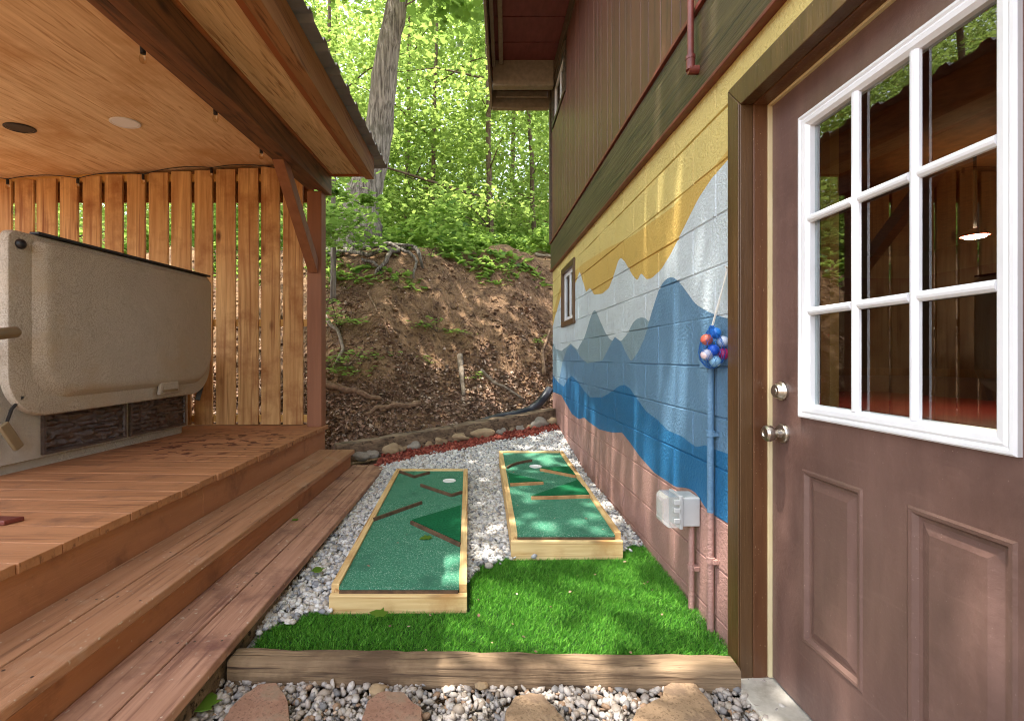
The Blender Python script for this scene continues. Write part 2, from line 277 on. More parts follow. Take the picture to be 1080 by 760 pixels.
def link(o, parent=None):
    COL.objects.link(o)
    if parent is not None: o.parent = parent
    return o
def world_loc(o):
    p = Vector((0, 0, 0))
    while o is not None: p += o.location; o = o.parent
    return p
def build(name, mb, mats, parent=None, smooth=False, bevel=0.0, seg=2, angle=None, loc=None):
    """links a mesh written in world coordinates; origin = loc or the parent's base"""
    base = world_loc(parent) if parent is not None else Vector(loc or (0, 0, 0))
    me = bpy.data.meshes.new(name)
    me.from_pydata([(p[0] - base.x, p[1] - base.y, p[2] - base.z) for p in mb.v], [], mb.f)
    mats = mats if isinstance(mats, (list, tuple)) else [mats]
    for m in mats: me.materials.append(MAT[m] if isinstance(m, str) else m)
    if len(mats) > 1: me.polygons.foreach_set('material_index', mb.m)
    o = bpy.data.objects.new(name, me); link(o, parent)
    if parent is None: o.location = base
    if smooth: me.shade_smooth()
    if smooth and angle: me.set_sharp_from_angle(angle=math.radians(angle))
    if bevel:
        b = o.modifiers.new('bevel', 'BEVEL'); b.width = bevel; b.segments = seg; b.limit_method = 'ANGLE'; b.angle_limit = math.radians(40)
    me.update(); return o
def thing(name, label, cat, loc=(0, 0, 0), group=None):
    o = bpy.data.objects.new(name, None); o.location = loc; o.empty_display_size = .1; COL.objects.link(o)
    return tag(o, label, cat, group)
def tag(o, label, cat, group=None):
    o['label'] = label; o['category'] = cat
    if group: o['group'] = group
    return o
def kind(o, k): o['kind'] = k; return o
def npmesh(name, verts, nface_verts, k, mat, parent=None, loc=(0, 0, 0), smooth=False):
    """verts (N*k,3): N loose polygons with k corners each"""
    base = np.array(world_loc(parent) if parent is not None else loc); V = (verts - base).astype(np.float32)
    n = len(V) // k; me = bpy.data.meshes.new(name)
    me.vertices.add(len(V)); me.vertices.foreach_set('co', V.ravel())
    me.loops.add(len(V)); me.loops.foreach_set('vertex_index', np.arange(len(V), dtype=np.int32))
    me.polygons.add(n); me.polygons.foreach_set('loop_start', np.arange(0, len(V), k, dtype=np.int32))
    me.materials.append(MAT[mat] if isinstance(mat, str) else mat); me.update(calc_edges=True)
    o = bpy.data.objects.new(name, me); link(o, parent)
    if parent is None: o.location = loc
    return o
KITE = np.array([(0, 0, 0), (.42, .45, .06), (0, 1, 0), (-.42, .45, .06)])
OVAL = np.array([(0, 0, 0), (.26, .25, .04), (.3, .55, .05), (0, 1, -.05), (-.3, .55, .05), (-.26, .25, .04)])
MAPLE = np.array([(0, 0, 0), (.30, .02, .03), (.26, .22, .03), (.56, .42, .0), (.30, .48, .03), (.28, .74, .0), (0, 1.02, -.06), (-.28, .74, 0), (-.30, .48, .03), (-.56, .42, 0), (-.26, .22, .03), (-.30, .02, .03)])
def leaves(c, size, upw=1.0, shape=KITE):
    n = len(c); nor = rng.normal(size=(n, 3)); nor[:, 2] = np.abs(nor[:, 2]) + upw * 1.6
    nor /= np.linalg.norm(nor, axis=1)[:, None]
    t = rng.normal(size=(n, 3)); t -= nor * (t * nor).sum(1)[:, None]; t /= np.linalg.norm(t, axis=1)[:, None]
    b = np.cross(nor, t); s = np.broadcast_to(size, (n,))[:, None, None]
    P = c[:, None, :] + s * (shape[None, :, 0:1] * b[:, None, :] + (shape[None, :, 1:2] - .4) * t[:, None, :] + shape[None, :, 2:3] * nor[:, None, :])
    return P.reshape(-1, 3)
def rrect(y0, y1, z0, z1, rb, rt, n=8):   # rounded rectangle loop in (a, z), bottom radius rb, top radius rt
    P = []
    for cx, cz, r, a0 in ((y1 - rb, z0 + rb, rb, -90), (y1 - rt, z1 - rt, rt, 0), (y0 + rt, z1 - rt, rt, 90), (y0 + rb, z0 + rb, rb, 180)):
        for k in range(n + 1):
            a = math.radians(a0 + 90 * k / n); P.append((cx + r * math.cos(a), cz + r * math.sin(a)))
    return P
def interp(pts, x):
    xs = [p[0] for p in pts]; ys = [p[1] for p in pts]; return float(np.interp(x, xs, ys))

# ------------------------------------------------------------------ terrain
def gz(x, y):   # level of the gravel yard
    if y < 1.72: return 0.0
    return .042 + .026 * (y - 1.8) + .11 * max(0, y - 4.2) + .010 * x
def yt(x): return 4.80 + .56 * max(0, min(x, 1.2) + 1.34)      # foot of the bank
PROF = [(-.4, 0), (0, .03), (.35, .16), (1.0, .72), (1.7, 1.42), (2.4, 2.25), (2.9, 2.78), (3.3, 2.98), (4.5, 3.2), (8, 3.9), (16, 6.0), (40, 15.0), (80, 30)]
def hz(x, y):
    s = y - yt(x); base = .16 + .09 * max(-1.4, min(x, 1.2) + .2)
    z = base + interp(PROF, s)
    k = min(1, max(0, s / .6))
    z += k * (.24 * mnoise.noise(Vector((x * .9, y * .9, 3))) + .07 * mnoise.noise(Vector((x * 2.7, y * 2.7, 9))) + .03 * mnoise.noise(Vector((x * 7, y * 7, 1))))
    return z
def gridmesh(name, xs, ys, zf, mat, skip=None):
    mb = MB(); nx = len(xs); idx = {}
    vs = [(x, y, zf(x, y)) for y in ys for x in xs]
    fs = [(j * nx + i, j * nx + i + 1, (j + 1) * nx + i + 1, (j + 1) * nx + i) for j in range(len(ys) - 1) for i in range(nx - 1)
          if not (skip and skip((xs[i] + xs[i + 1]) / 2, (ys[j] + ys[j + 1]) / 2))]
    mb.add(vs, fs); return build(name, mb, mat, smooth=True)
kind(gridmesh('ground', [-120, -20, -8, 0, 8, 20, 120], [-120, -20, -4, 0, 5, 20, 120], lambda x, y: -.06, 'soil'), 'structure')
xs = sorted(set(list(np.round(np.arange(-3.2, 1.6, .05), 3)) + list(np.round(np.arange(-30, -3.2, .35), 3)) + list(np.round(np.arange(1.6, 30, .5), 3))))
# each column starts at the foot of the bank: rows follow s = y - yt(x)
S = sorted(set([-.35, -.2, -.1] + list(np.round(np.arange(0, 3.8, .05), 3)) + list(np.round(np.arange(3.8, 12, .4), 3)) + list(np.round(np.arange(12, 85, 3.0), 3))))
mb = MB(); nx = len(xs)
mb.add([(x, yt(x) + s, hz(x, yt(x) + s) if s > -.34 else -.07) for s in S for x in xs],
       [(j * nx + i, j * nx + i + 1, (j + 1) * nx + i + 1, (j + 1) * nx + i) for j in range(len(S) - 1) for i in range(nx - 1)])
kind(build('hillside', mb, 'soil', smooth=True), 'structure')
# yard beds
gx = list(np.round(np.arange(-1.0, 0.99, .07), 3)) + [1.0]
def yard_z(x, y): return gz(x, y) - .012
gridmesh_o = gridmesh('gravel_bed', gx, list(np.round(np.arange(1.70, 6.3, .1), 3)), yard_z, 'gravelbase', skip=lambda x, y: y > yt(x) + .12); kind(gridmesh_o, 'structure')
kind(gridmesh('pebble_path', list(np.round(np.arange(-1.2, 1.21, .1), 3)), list(np.round(np.arange(-2.0, 1.75, .15), 3)), lambda x, y: -.012, 'gravelbase2'), 'structure')

# ------------------------------------------------------------------ loose stone: white chips, red lava rock, front pebbles
LG = [(-.662, 2.108), (-.053, 2.108), (-.095, 4.04), (-.707, 4.04)]      # left putting board footprint
RG = [(.178, 2.61), (.790, 2.61), (.80, 4.485), (.19, 4.485)]
def inpoly(x, y, P):
    c = False; n = len(P)
    for i in range(n):
        x1, y1 = P[i]; x2, y2 = P[i - 1]
        if (y1 > y) != (y2 > y) and x < (x2 - x1) * (y - y1) / (y2 - y1) + x1: c = not c
    return c
def turf_back(x):
    w = .02 * math.sin(x * 23) + .015 * math.sin(x * 51 + 1)
    return interp([(-.95, 1.94), (-.8, 2.02), (-.66, 2.10), (-.4, 2.35), (-.06, 2.36), (.02, 2.50), (.17, 2.60), (.5, 2.72), (.79, 2.66), (.9, 2.72), (1.0, 2.78)], x) + w
def lava_y(x):  # front edge of the red band
    return yt(x) - .30 - .17 + .03 * math.sin(x * 9)
def stones(name, pts, r0, r1, mat, label, cat, sub=1, flat=.7, irr=.35):
    vs0 = np.array(ICO[sub][0]); fs0 = np.array(ICO[sub][1]); n = len(pts)
    P = np.array(pts); rot = rng.normal(size=(n, 3, 3)); Q, _ = np.linalg.qr(rot)
    sz = r0 + (r1 - r0) * rng.random(n) ** 1.6
    ax = 1 + irr * (rng.random((n, 3)) * 2 - 1); ax[:, 2] *= flat
    jit = 1 + irr * .8 * (rng.random((n, len(vs0))) - .5)
    V = vs0[None] * jit[:, :, None] * ax[:, None, :]; V = np.einsum('nij,nkj->nki', Q, V); V[:, :, 2] *= .8
    V = V * sz[:, None, None] + P[:, None, :]
    F = (fs0[None] + (np.arange(n) * len(vs0))[:, None, None]).reshape(-1, 3)
    me = bpy.data.meshes.new(name); V = V.reshape(-1, 3).astype(np.float32)
    me.vertices.add(len(V)); me.vertices.foreach_set('co', V.ravel()); me.loops.add(F.size); me.loops.foreach_set('vertex_index', F.ravel().astype(np.int32))
    me.polygons.add(len(F)); me.polygons.foreach_set('loop_start', np.arange(0, F.size, 3, dtype=np.int32)); me.materials.append(MAT[mat]); me.update(calc_edges=True)
    if sub > 1: me.shade_smooth()
    o = bpy.data.objects.new(name, me); COL.objects.link(o); tag(o, label, cat); kind(o, 'stuff'); return o
wp, lp = [], []
while len(wp) < 15000:
    x, y = random.uniform(-.93, .965), random.uniform(1.9, 6.0)
    if y < turf_back(x) or y > lava_y(x) + random.uniform(-.03, .03): continue
    if inpoly(x, y, LG) or inpoly(x, y, RG): continue
    if y < 3 and random.random() < .0: continue
    wp.append((x, y, gz(x, y) + random.uniform(-.004, .012)))
for _ in range(60):   # strays
    x = random.uniform(-.9, .95); y = turf_back(x) - abs(random.gauss(0, .03)); wp.append((x, y, gz(x, y) + .02))
while len(lp) < 2600:
    x, y = random.uniform(-.98, .965), random.uniform(4.4, 6.2)
    if y < lava_y(x) + random.uniform(-.06, .03) or y > yt(x) - .06: continue
    if y > lava_y(x) + .13 and random.random() < .5: continue
    lp.append((x, y, gz(x, y) + random.uniform(-.004, .02)))
stones('white_gravel', wp, .010, .021, 'white', 'white marble chips filling the yard around the two putting boards', 'gravel', irr=.5)
stones('red_lava_rock', lp, .012, .026, 'lava', 'band of crushed brick red lava rock in front of the back timber', 'lava rock', irr=.5)

FLAGS = [
 ([(233, 760), (242, 746), (257, 731), (272, 721), (291, 718), (297, 727), (303, 734), (306, 760), (300, 800), (240, 805)], 'pinkish flagstone beside the bottom step, leftmost of the stepping stones'),
 ([(380, 760), (383, 749), (387, 738.5), (398, 729.6), (411, 728), (426, 728.7), (435, 738.5), (445, 746), (447, 760), (448, 795), (378, 795)], 'small rounded rosy flagstone in the pebbles, second from the steps'),
 ([(532.7, 760), (532.7, 747), (543, 733), (558, 730), (570, 730.7), (580, 740), (588, 747), (597, 760), (602, 795), (535, 795)], 'small tan flagstone tapering to a blunt top, second from the door'),
 ([(662, 765), (670, 748), (683, 742), (697, 733), (700, 723), (710, 717), (727, 717), (735, 720), (743, 732), (750, 740), (757, 750), (766, 765), (775, 800), (655, 800)], 'large tan flagstone with narrow top, nearest the door sill')]
flag_polys = []
for P, lab in FLAGS:
    pts = [up_z(u, v, .035)[:2] for u, v in P]; pts = pts[::-1] if sum((pts[i - 1][0] * pts[i][1] - pts[i][0] * pts[i - 1][1]) for i in range(len(pts))) < 0 else pts
    flag_polys.append(pts)
    # subdivide + wobble the outline
    out = []
    for i, p in enumerate(pts):
        q = pts[(i + 1) % len(pts)]
        for t in (0, .33, .66):
            x = p[0] + (q[0] - p[0]) * t; y = p[1] + (q[1] - p[1]) * t
            out.append((x + .006 * mnoise.noise(Vector((x * 30, y * 30, 0))), y + .006 * mnoise.noise(Vector((x * 30, y * 30, 5)))))
    cx = sum(p[0] for p in out) / len(out); cy = sum(p[1] for p in out) / len(out)
    L = lambda k, z: [(cx + (p[0] - cx) * k, cy + (p[1] - cy) * k, z + (.004 * mnoise.noise(Vector((p[0] * 14, p[1] * 14, 2))) if k < .97 else 0)) for p in out]
    m = MB(); m.loft([L(1.02, -.02), L(1.0, .012), L(.985, .024), L(.97, .026), L(.955, .036), L(.8, .038), L(.5, .037), L(.2, .038)])
    o = build('stepping_stone', m, 'flag_tan' if 'tan' in lab else 'flag', smooth=True, angle=28, loc=(cx, cy, 0)); tag(o, lab, 'stepping stone', 'flagstones set in the pebble path')
pp = []
while len(pp) < 6800:
    x, y = random.uniform(-.94, 1.03), random.uniform(.9, 1.70)
    if any(inpoly(x, y, f) for f in flag_polys): continue
    pp.append((x, y, random.uniform(-.004, .014)))
stones('pebble_gravel', pp, .008, .019, 'pebble', 'mixed grey and tan pebbles in front of the landscape timber', 'gravel', sub=1, irr=.5)
for u, v, r, lab in ((351, 707, .030, 'flat purple grey rock lying against the landscape timber'), (399, 727, .026, 'tan oblong rock beside the small rosy flagstone'), (508, 722, .018, 'orange brown pebble lying among grey pebbles')):
    p = up_z(u, v, .02); m = MB(); m.ball((p[0], p[1], .018), r, 3, sx=1.3, sy=1, sz=.6, nz=.35, nseed=u)
    tag(build('loose_rock', m, 'rock' if u > 360 else 'rock_grey', smooth=True, loc=(p[0], p[1], 0)), lab, 'rock')

# artificial turf ------------------------------------------------------------
tp = []
while len(tp) < 85000:
    x, y = random.uniform(-.89, .955), random.uniform(1.725, 2.78)
    if y > turf_back(x) or y < 1.755 - .02 * x - .01: continue
    if inpoly(x, y, [(-.68, 2.068), (-.04, 2.068), (-.04, 3), (-.68, 3)]): continue
    if inpoly(x, y, [(.165, 2.57), (.80, 2.57), (.80, 3), (.165, 3)]): continue
    tp.append((x, y, gz(x, y) - .005))
P = np.array(tp); n = len(P)
hgt = .010 + .012 * rng.random(n); ang = rng.random(n) * 2 * np.pi; lean = .003 + .016 * rng.random(n)
lx = np.cos(ang) * lean + .004; ly = np.sin(ang) * lean - .005; wa = rng.random(n) * np.pi; w = .0012
V = np.zeros((n, 4, 3)); wx, wy = np.cos(wa) * w, np.sin(wa) * w
V[:, 0] = P - np.stack([wx, wy, wx * 0], 1); V[:, 1] = P + np.stack([wx, wy, wx * 0], 1)
V[:, 2] = P + np.stack([lx + wx * .4, ly + wy * .4, hgt], 1); V[:, 3] = P + np.stack([lx - wx * .4, ly - wy * .4, hgt], 1)
o = npmesh('artificial_grass', V.reshape(-1, 3), n, 4, 'grass'); tag(o, 'bright green artificial turf behind the front timber', 'grass'); kind(o, 'stuff')
m = MB(); gxs = np.arange(-.88, .96, .04)
m.add([(x, y, gz(x, y) - .003) for x in gxs for y in (1.74, turf_back(x))], [(2 * i, 2 * i + 2, 2 * i + 3, 2 * i + 1) for i in range(len(gxs) - 1)])
kind(build('turf_backing', m, 'turfbase'), 'structure')

# ------------------------------------------------------------------ landscape timbers
def timber(name, A, B, w, h, mat, label, seed, group=None, rounded=.014):
    A, B = Vector(A), Vector(B); d = (B - A).normalized(); side = Vector((-d.y, d.x, 0)); n = 26
    loops = []
    for i in range(n + 1):
        c = A + (B - A) * i / n; lp_ = []
        for a, z in rrect(-w / 2, w / 2, 0, h, rounded, rounded, 4):
            k = 1 + .09 * mnoise.noise(Vector((a * 24, z * 24 + seed, i * .8)))
            e = .96 if i in (0, n) else 1
            q = c + side * a * k * e; lp_.append((q.x, q.y, q.z + z * k))
        loops.append(lp_)
    m = MB(); m.loft(loops, cap0=True); o = build(name, m, mat, smooth=True, angle=50, loc=tuple(A)); return tag(o, label, 'timber', group)
timber('landscape_timber', (-.90, 1.728, -.01), (.915, 1.685, -.01), .088, .094, 'timber', 'rounded tan landscape timber between green turf and front pebbles', 1)
tz = lambda x, y: gz(x, y) - .01
timber('landscape_timber', (-1.42, 4.66, .125), (-.30, 5.255, .215), .15, .19, 'oldtimber', 'dark weathered timber at the foot of the bank, its end by the steps', 5, 'weathered timbers at the foot of the bank')
timber('landscape_timber', (-.285, 5.262, .218), (.925, 5.96, .33), .15, .195, 'oldtimber', 'brown weathered timber at the foot of the bank, its end at the block wall', 9, 'weathered timbers at the foot of the bank')

# row of stones before the back timber
row = [(379, 479, .055, 'rock_grey', 'round pale stone at the end of the upper step'), (391, 487, .05, 'rock_grey', 'flat grey stone half buried at the end of the bottom step'),
       (411, 487, .075, 'rock', 'large orange brown stone, first beyond the bottom step'), (421, 479, .05, 'rock', 'small round tan stone touching the dark timber'),
       (434, 481, .065, 'rock_grey', 'grey humped stone beside the small round tan one'), (450, 480, .05, 'rock', 'tan angular stone in the middle of the stone row'),
       (462, 476, .065, 'rock', 'broad yellowish stone in the middle of the stone row'), (482, 472, .085, 'rock', 'largest rounded brown stone of the row'),
       (505, 469.5, .09, 'rock', 'long flat brown stone in front of the timber'), (526, 461, .055, 'rock_grey', 'small grey flat stone behind the red rock'),
       (537, 457, .04, 'rock', 'upright orange stone beside the pale grey one'), (546, 455, .055, 'rock_grey', 'pale grey angular stone near the wall'),
       (556, 454, .045, 'rock', 'small pinkish stone left of the mossy stone'), (566, 450, .085, 'rock_grey', 'long mossy stone leaning near the block wall'), (581, 443, .07, 'rock', 'upright pointed stone in the corner at the block wall')]
for i, (u, v, r, mt, lab) in enumerate(row):
    # stand the stone on the yard in front of the timber line
    a = (u - PU) / F; y = 5.0
    for _ in range(30): y = yt(a * y) - .17
    x = a * y; z = gz(x, y)
    r *= 1.12; m = MB(); m.ball((x, y, z + r * .42), r, 3, sx=1.2 + .4 * random.random(), sy=.85, sz=.62 + .2 * random.random(), nz=.45, nseed=i + 2, nf=1.3)
    tag(build('field_stone', m, mt, smooth=True, loc=(x, y, z)), lab, 'stone', 'stones along the back timber')

# ------------------------------------------------------------------ putting boards
def green(P, zf, zb, label, sticks, wedges, hole, ground_f, smat='darkstrip'):
    root = thing('putting_board', label, 'mini golf board', (P[0][0], P[0][1], ground_f), 'mini golf putting boards')
    (x0, y0), (x1, _), (x2, y1), (x3, _) = P
    def pt(s, t, h=0):   # s across 0..1, t along 0..1
        xa = x0 + (x3 - x0) * t; xb = x1 + (x2 - x1) * t
        return (xa + (xb - xa) * s, y0 + (y1 - y0) * t, zf + (zb - zf) * t + h)
    w = .036 / .61; base = gz(x0, y0) - .015; L = y1 - y0
    def slab(s0, s1, t0, t1, h0, h1):
        m = MB(); m.hexa([pt(s0, t0, h0), pt(s1, t0, h0), pt(s1, t1, h0), pt(s0, t1, h0)], [pt(s0, t0, h1), pt(s1, t0, h1), pt(s1, t1, h1), pt(s0, t1, h1)]); return m
    e = .004 / .61
    build('front_board', slab(-.001, 1.001, -.016, 0, -.15, -.019), 'newwood', root, bevel=.003)
    m = slab(w + e, 1 - w - e, -.006, .04, -.0185, -.008); build('front_batten', m, 'darkstrip', root)
    build('side_rail', slab(0, w, .003, 1, -.10, .016), 'newwood_y', root, bevel=.003)
    build('side_rail', slab(1 - w, 1, .003, 1, -.10, .016), 'newwood_y', root, bevel=.003)
    build('back_rail', slab(w + e, 1 - w - e, 1 - .018, 1, -.10, .016), 'newwood', root, bevel=.003)
    # turf with a round cup hole in it
    build('putting_turf', slab(w + .001, 1 - w - .001, -.001, 1 - .0185, -.007, .004), 'putt', root)
    def st_of(u, v):
        # intersect the pixel ray with the tilted deck plane
        y = 3.0
        for _ in range(60):
            t = (y - y0) / L; z = zf + (zb - zf) * t; y = (H - z) * F / (v - PV)
        t = (y - y0) / L; x = (u - PU) * y / F; xa = x0 + (x3 - x0) * t; xb = x1 + (x2 - x1) * t
        return (x - xa) / (xb - xa), t
    for sk in sticks:
        q = [st_of(*p) for p in sk]; m = MB()
        for a, b in zip(q[:-1], q[1:]):
            A = Vector(pt(a[0], a[1], .014)); B = Vector(pt(b[0], b[1], .014)); m.bar(A, B, .014, .022)
        build('divider_strip', m, smat if len(sk) < 4 else 'darkstrip', root, bevel=.002)
    for wd in wedges:   # triangular ramp: first two points are the raised edge
        q = [st_of(*p) for p in wd]; T = [pt(q[0][0], q[0][1], .0235), pt(q[1][0], q[1][1], .0235), pt(q[2][0], q[2][1], .0065)]; Bt = [pt(a, b, .0045) for a, b in q]
        m = MB(); m.add(T + Bt, [(0, 1, 2), (5, 4, 3), (0, 3, 4, 1), (1, 4, 5, 2), (2, 5, 3, 0)])
        build('turf_ramp', m, 'putt_dark', root)
    s, t = st_of(*hole); m = MB(); c = pt(s, t, .0065); R = .052
    ring = lambda r, h: [(c[0] + r * math.cos(a), c[1] + r * math.sin(a), c[2] + h + (zb - zf) / L * r * math.sin(a)) for a in [2 * math.pi * k / 28 for k in range(28)]]
    m.loft([ring(R, -.001), ring(R, .002), ring(R - .008, .003), ring(R - .009, -.001)]); build('hole_cup', m, 'cup', root, smooth=True, angle=40)
z2 = lambda x, y: (x / 2.92 + 240, y / 2.92 + 440)
z3 = lambda x, y: (x / 2.923 + 480, y / 2.923 + 440)
green(LG, .14, .204, 'long green putting board beside the steps with zigzag wood strips',
      [[z2(530, 172), z2(575, 188), z2(622, 175)], [z2(595, 214), z2(690, 246), z2(722, 236)], [z2(450, 321), z2(598, 268)], [z2(565, 330), z2(716, 400)]],
      [[z2(568, 326), z2(716, 394), z2(718, 272)]], z2(683, 197), .04)
green(RG, .185, .268, 'green putting board beside the painted wall with triangular turf ramps',
      [[z3(160, 160), z3(175, 152), z3(192, 146), z3(215, 141), z3(237, 138)], [z3(262, 166), z3(372, 188)], [z3(170, 213), z3(272, 208)], [z3(235, 255), z3(416, 250)]],
      [[z3(266, 163), z3(370, 184), z3(352, 152)], [z3(170, 209), z3(270, 205), z3(163, 172)], [z3(237, 251), z3(414, 246), z3(383, 192)]], z3(248, 153), .08, 'palestrip')

# ------------------------------------------------------------------ deck and steps
DZ = .50; DX = -1.50
WET = (0, 0, 0)
deck = thing('deck', 'raised red brown board deck carrying the hot tub', 'deck', (DX, 4.6, 0))
WET = (-2.05 - DX, 3.75 - 4.6, DZ); MAT['deck_wet'] = wetdeck()
m = MB(); y = .2; k = 0; sk = .045
while y < 4.72:
    w = .163; e = random.uniform(-.006, .006)
    m.hexa([(-5.2, y + 3.7 * sk, DZ - .036), (DX + e, y, DZ - .036), (DX + e, min(y + w, 4.66), DZ - .036), (-5.2, y + w + 3.7 * sk, DZ - .036)],
           [(-5.2, y + 3.7 * sk, DZ), (DX + e, y, DZ), (DX + e, min(y + w, 4.66), DZ), (-5.2, y + w + 3.7 * sk, DZ)])
    y += .167
build('deck_boards', m, 'deck_wet', deck, bevel=.0025, seg=2)
m = MB(); m.box(-1.552, -1.522, .0, 2.60, .10, DZ - .038); m.box(-1.552, -1.522, 2.603, 4.66, .10, DZ - .038); build('rim_joist', m, 'riser', deck, bevel=.004)
m = MB(); m.box(-5.0, -1.57, 4.55, 4.64, .0, DZ - .04); build('end_joist', m, 'riser', deck)
st = thing('deck_steps', 'two long painted wooden steps down from the deck to the gravel', 'steps', (-1.2, 3.0, 0))
def screw(m, x, y, z):
    m.add([(x + .0048 * math.cos(a), y + .0048 * math.sin(a), z + .0006) for a in [2 * math.pi * k / 8 for k in range(8)]], [tuple(range(8))], 1)
MAT['screwhead'] = M('screw_head', sc(70, 52, 42), rough=.5)
def tread(x0, x1, z, y0, y1, mat, lip):
    m = MB(); mid = (x0 + x1) / 2
    m.box(x0, mid - .003, y0, y1, z - .038, z); m.box(mid + .003, x1, y0, y1, z - .038, z)
    for xx in (x0 + .03, mid - .028, mid + .028, x1 - .035):
        for yy in np.arange(.9, 4.5, .405): screw(m, xx + random.uniform(-.006, .006), yy + random.uniform(-.015, .015), z)
    build('tread', m, [mat, 'screwhead'], st, bevel=.006)
tread(-1.520, -1.185, .296, -.2, 4.50, 'tread', 0); tread(-1.215, -.895, .14, -.2, 4.53, 'tread_low', 0)
m = MB(); m.box(-1.245, -1.218, -.2, 4.48, .02, .256); build('riser', m, 'riser', st, bevel=.003)
m = MB(); m.box(-.955, -.92, -.2, 4.48, -.06, .10); build('riser', m, 'oldtimber', st, bevel=.004)
m = MB(); m.box(-1.517, -.96, 4.44, 4.475, .0, .099); m.box(-1.515, -1.25, 4.44, 4.475, .1, .255); build('stringer', m, 'riser', st)

# ------------------------------------------------------------------ pavilion
def R(x, y, z): return (x - .028 * (y - 4.6), y, z + .07 * (y - 4.6))
pav = thing('pavilion', 'wooden pavilion roof with plywood ceiling and metal edge over the hot tub', 'pavilion', (-1.6, 4.6, DZ))
Y0 = .75
def cz(x): return H + 1.93 - .052 * (-1.64 - x)
m = MB(); m.hexa([R(-5.2, Y0, cz(-5.2)), R(-1.60, Y0, cz(-1.6)), R(-1.60, 4.74, cz(-1.6)), R(-5.2, 4.74, cz(-5.2))], [R(-5.2, Y0, cz(-5.2) + .02), R(-1.60, Y0, cz(-1.6) + .02), R(-1.60, 4.74, cz(-1.6) + .02), R(-5.2, 4.74, cz(-5.2) + .02)])
build('ceiling', m, 'ply', pav)
m = MB(); m.box(-1.555, -1.47, Y0, 4.72, H + 1.61, H + 1.905, fn=R); build('beam', m, 'beam', pav, bevel=.004)
m = MB(); m.box(-1.645, -1.5585, Y0, 4.52, H + 1.615, H + 1.905, fn=R); build('beam', m, 'beam', pav, bevel=.004)
m = MB(); m.box(-1.466, -1.15, Y0, 4.70, H + 1.812, H + 1.83, fn=R); build('soffit', m, 'soffit_ply', pav)
m = MB(); m.box(-1.13, -1.047, Y0, 4.72, H + 1.775, H + 1.985, fn=R); build('fascia', m, 'fascia', pav, bevel=.004)
m = MB(); m.box(-1.175, -1.133, Y0, 4.69, H + 1.79, H + 1.811, fn=R); m.box(-1.465, -1.176, 4.665, 4.69, H + 1.79, H + 1.811, fn=R); m.box(-1.466, -1.448, Y0, 4.66, H + 1.79, H + 1.811, fn=R); build('fascia_trim', m, 'fascia_in', pav, bevel=.002)
m = MB(); m.box(-1.466, -1.133, 4.703, 4.72, H + 1.80, H + 1.985, fn=R); m.box(-5.2, -1.66, 4.745, 4.765, H + 1.55, H + 2.02, fn=R); build('end_fascia', m, 'fascia', pav)
# ribbed metal roof: ribs run down the slope (along x), one every 0.27 m
m = MB(); prof = []
y = Y0 - .03
while y < 4.83:
    for dy, dz in ((0, .0), (.165, .0), (.185, .03), (.235, .03), (.27, 0)): prof.append((y + dy, dz))
    y += .27
prof = [p for i, p in enumerate(prof) if i == 0 or p[0] > prof[i - 1][0] + 1e-5]
n = len(prof); top = []
for x, zz in ((-.965, 1.995), (-5.4, 1.995 - .052 * 4.2 + .07)):
    for y, dz in prof: top.append(R(x, y, H + zz + dz))
vs = top + [(p[0], p[1], p[2] - .004) for p in top]
fs = [(i, i + 1, n + i + 1, n + i) for i in range(n - 1)] + [(2 * n + i + 1, 2 * n + i, 3 * n + i, 3 * n + i + 1) for i in range(n - 1)] + [(i + 1, i, 2 * n + i, 2 * n + i + 1) for i in range(n - 1)]
m.add(vs, fs); build('metal_roof', m, 'metalroof', pav)
def post(x0, x1, y0, y1, top):
    m = MB(); m.box(x0, x1, y0, y1, DZ, top); build('post', m, 'post', pav, bevel=.006)
post(-1.665, -1.525, 4.565, 4.70, H + 1.612); post(-1.58, -1.44, Y0 + .02, Y0 + .16, H + 1.36); post(-5.1, -4.96, Y0, Y0 + .14, H + 1.45); post(-5.1, -4.96, 4.6, 4.74, H + 1.7)
m = MB(); m.bar((-1.60, 4.58, H + .86), (-1.575, 3.72, H + 1.59), .09, .11); build('brace', m, 'post', pav, bevel=.004)

# slatted privacy wall behind the tub
sf = thing('slat_screen', 'tall screen of upright cedar boards with gaps behind the hot tub', 'fence', (-3.2, 4.7, DZ))
u = 316.0; i = 0; X = (309 - PU) * 4.66 / F
while X > -5.0:
    w = .184 + random.uniform(-.012, .012)
    m = MB(); x1 = X + w / 2; x0 = X - w / 2; tp_ = cz(X) - .03 + .006; t = random.uniform(-.004, .004)
    m.hexa([(x0, 4.655, DZ + .008), (x1, 4.655, DZ + .008), (x1, 4.68, DZ + .008), (x0, 4.68, DZ + .008)], [(x0 + t, 4.655, tp_), (x1 + t, 4.655, tp_), (x1 + t, 4.68, tp_), (x0 + t, 4.68, tp_)])
    build('slat', m, 'slat', sf, bevel=.003)
    X -= .2215
m = MB()
for zz in (DZ + .03, DZ + .98, DZ + 2.42): m.box(-4.95, -1.67, 4.683, 4.72, zz, zz + .07)
build('rail', m, 'rail', sf)

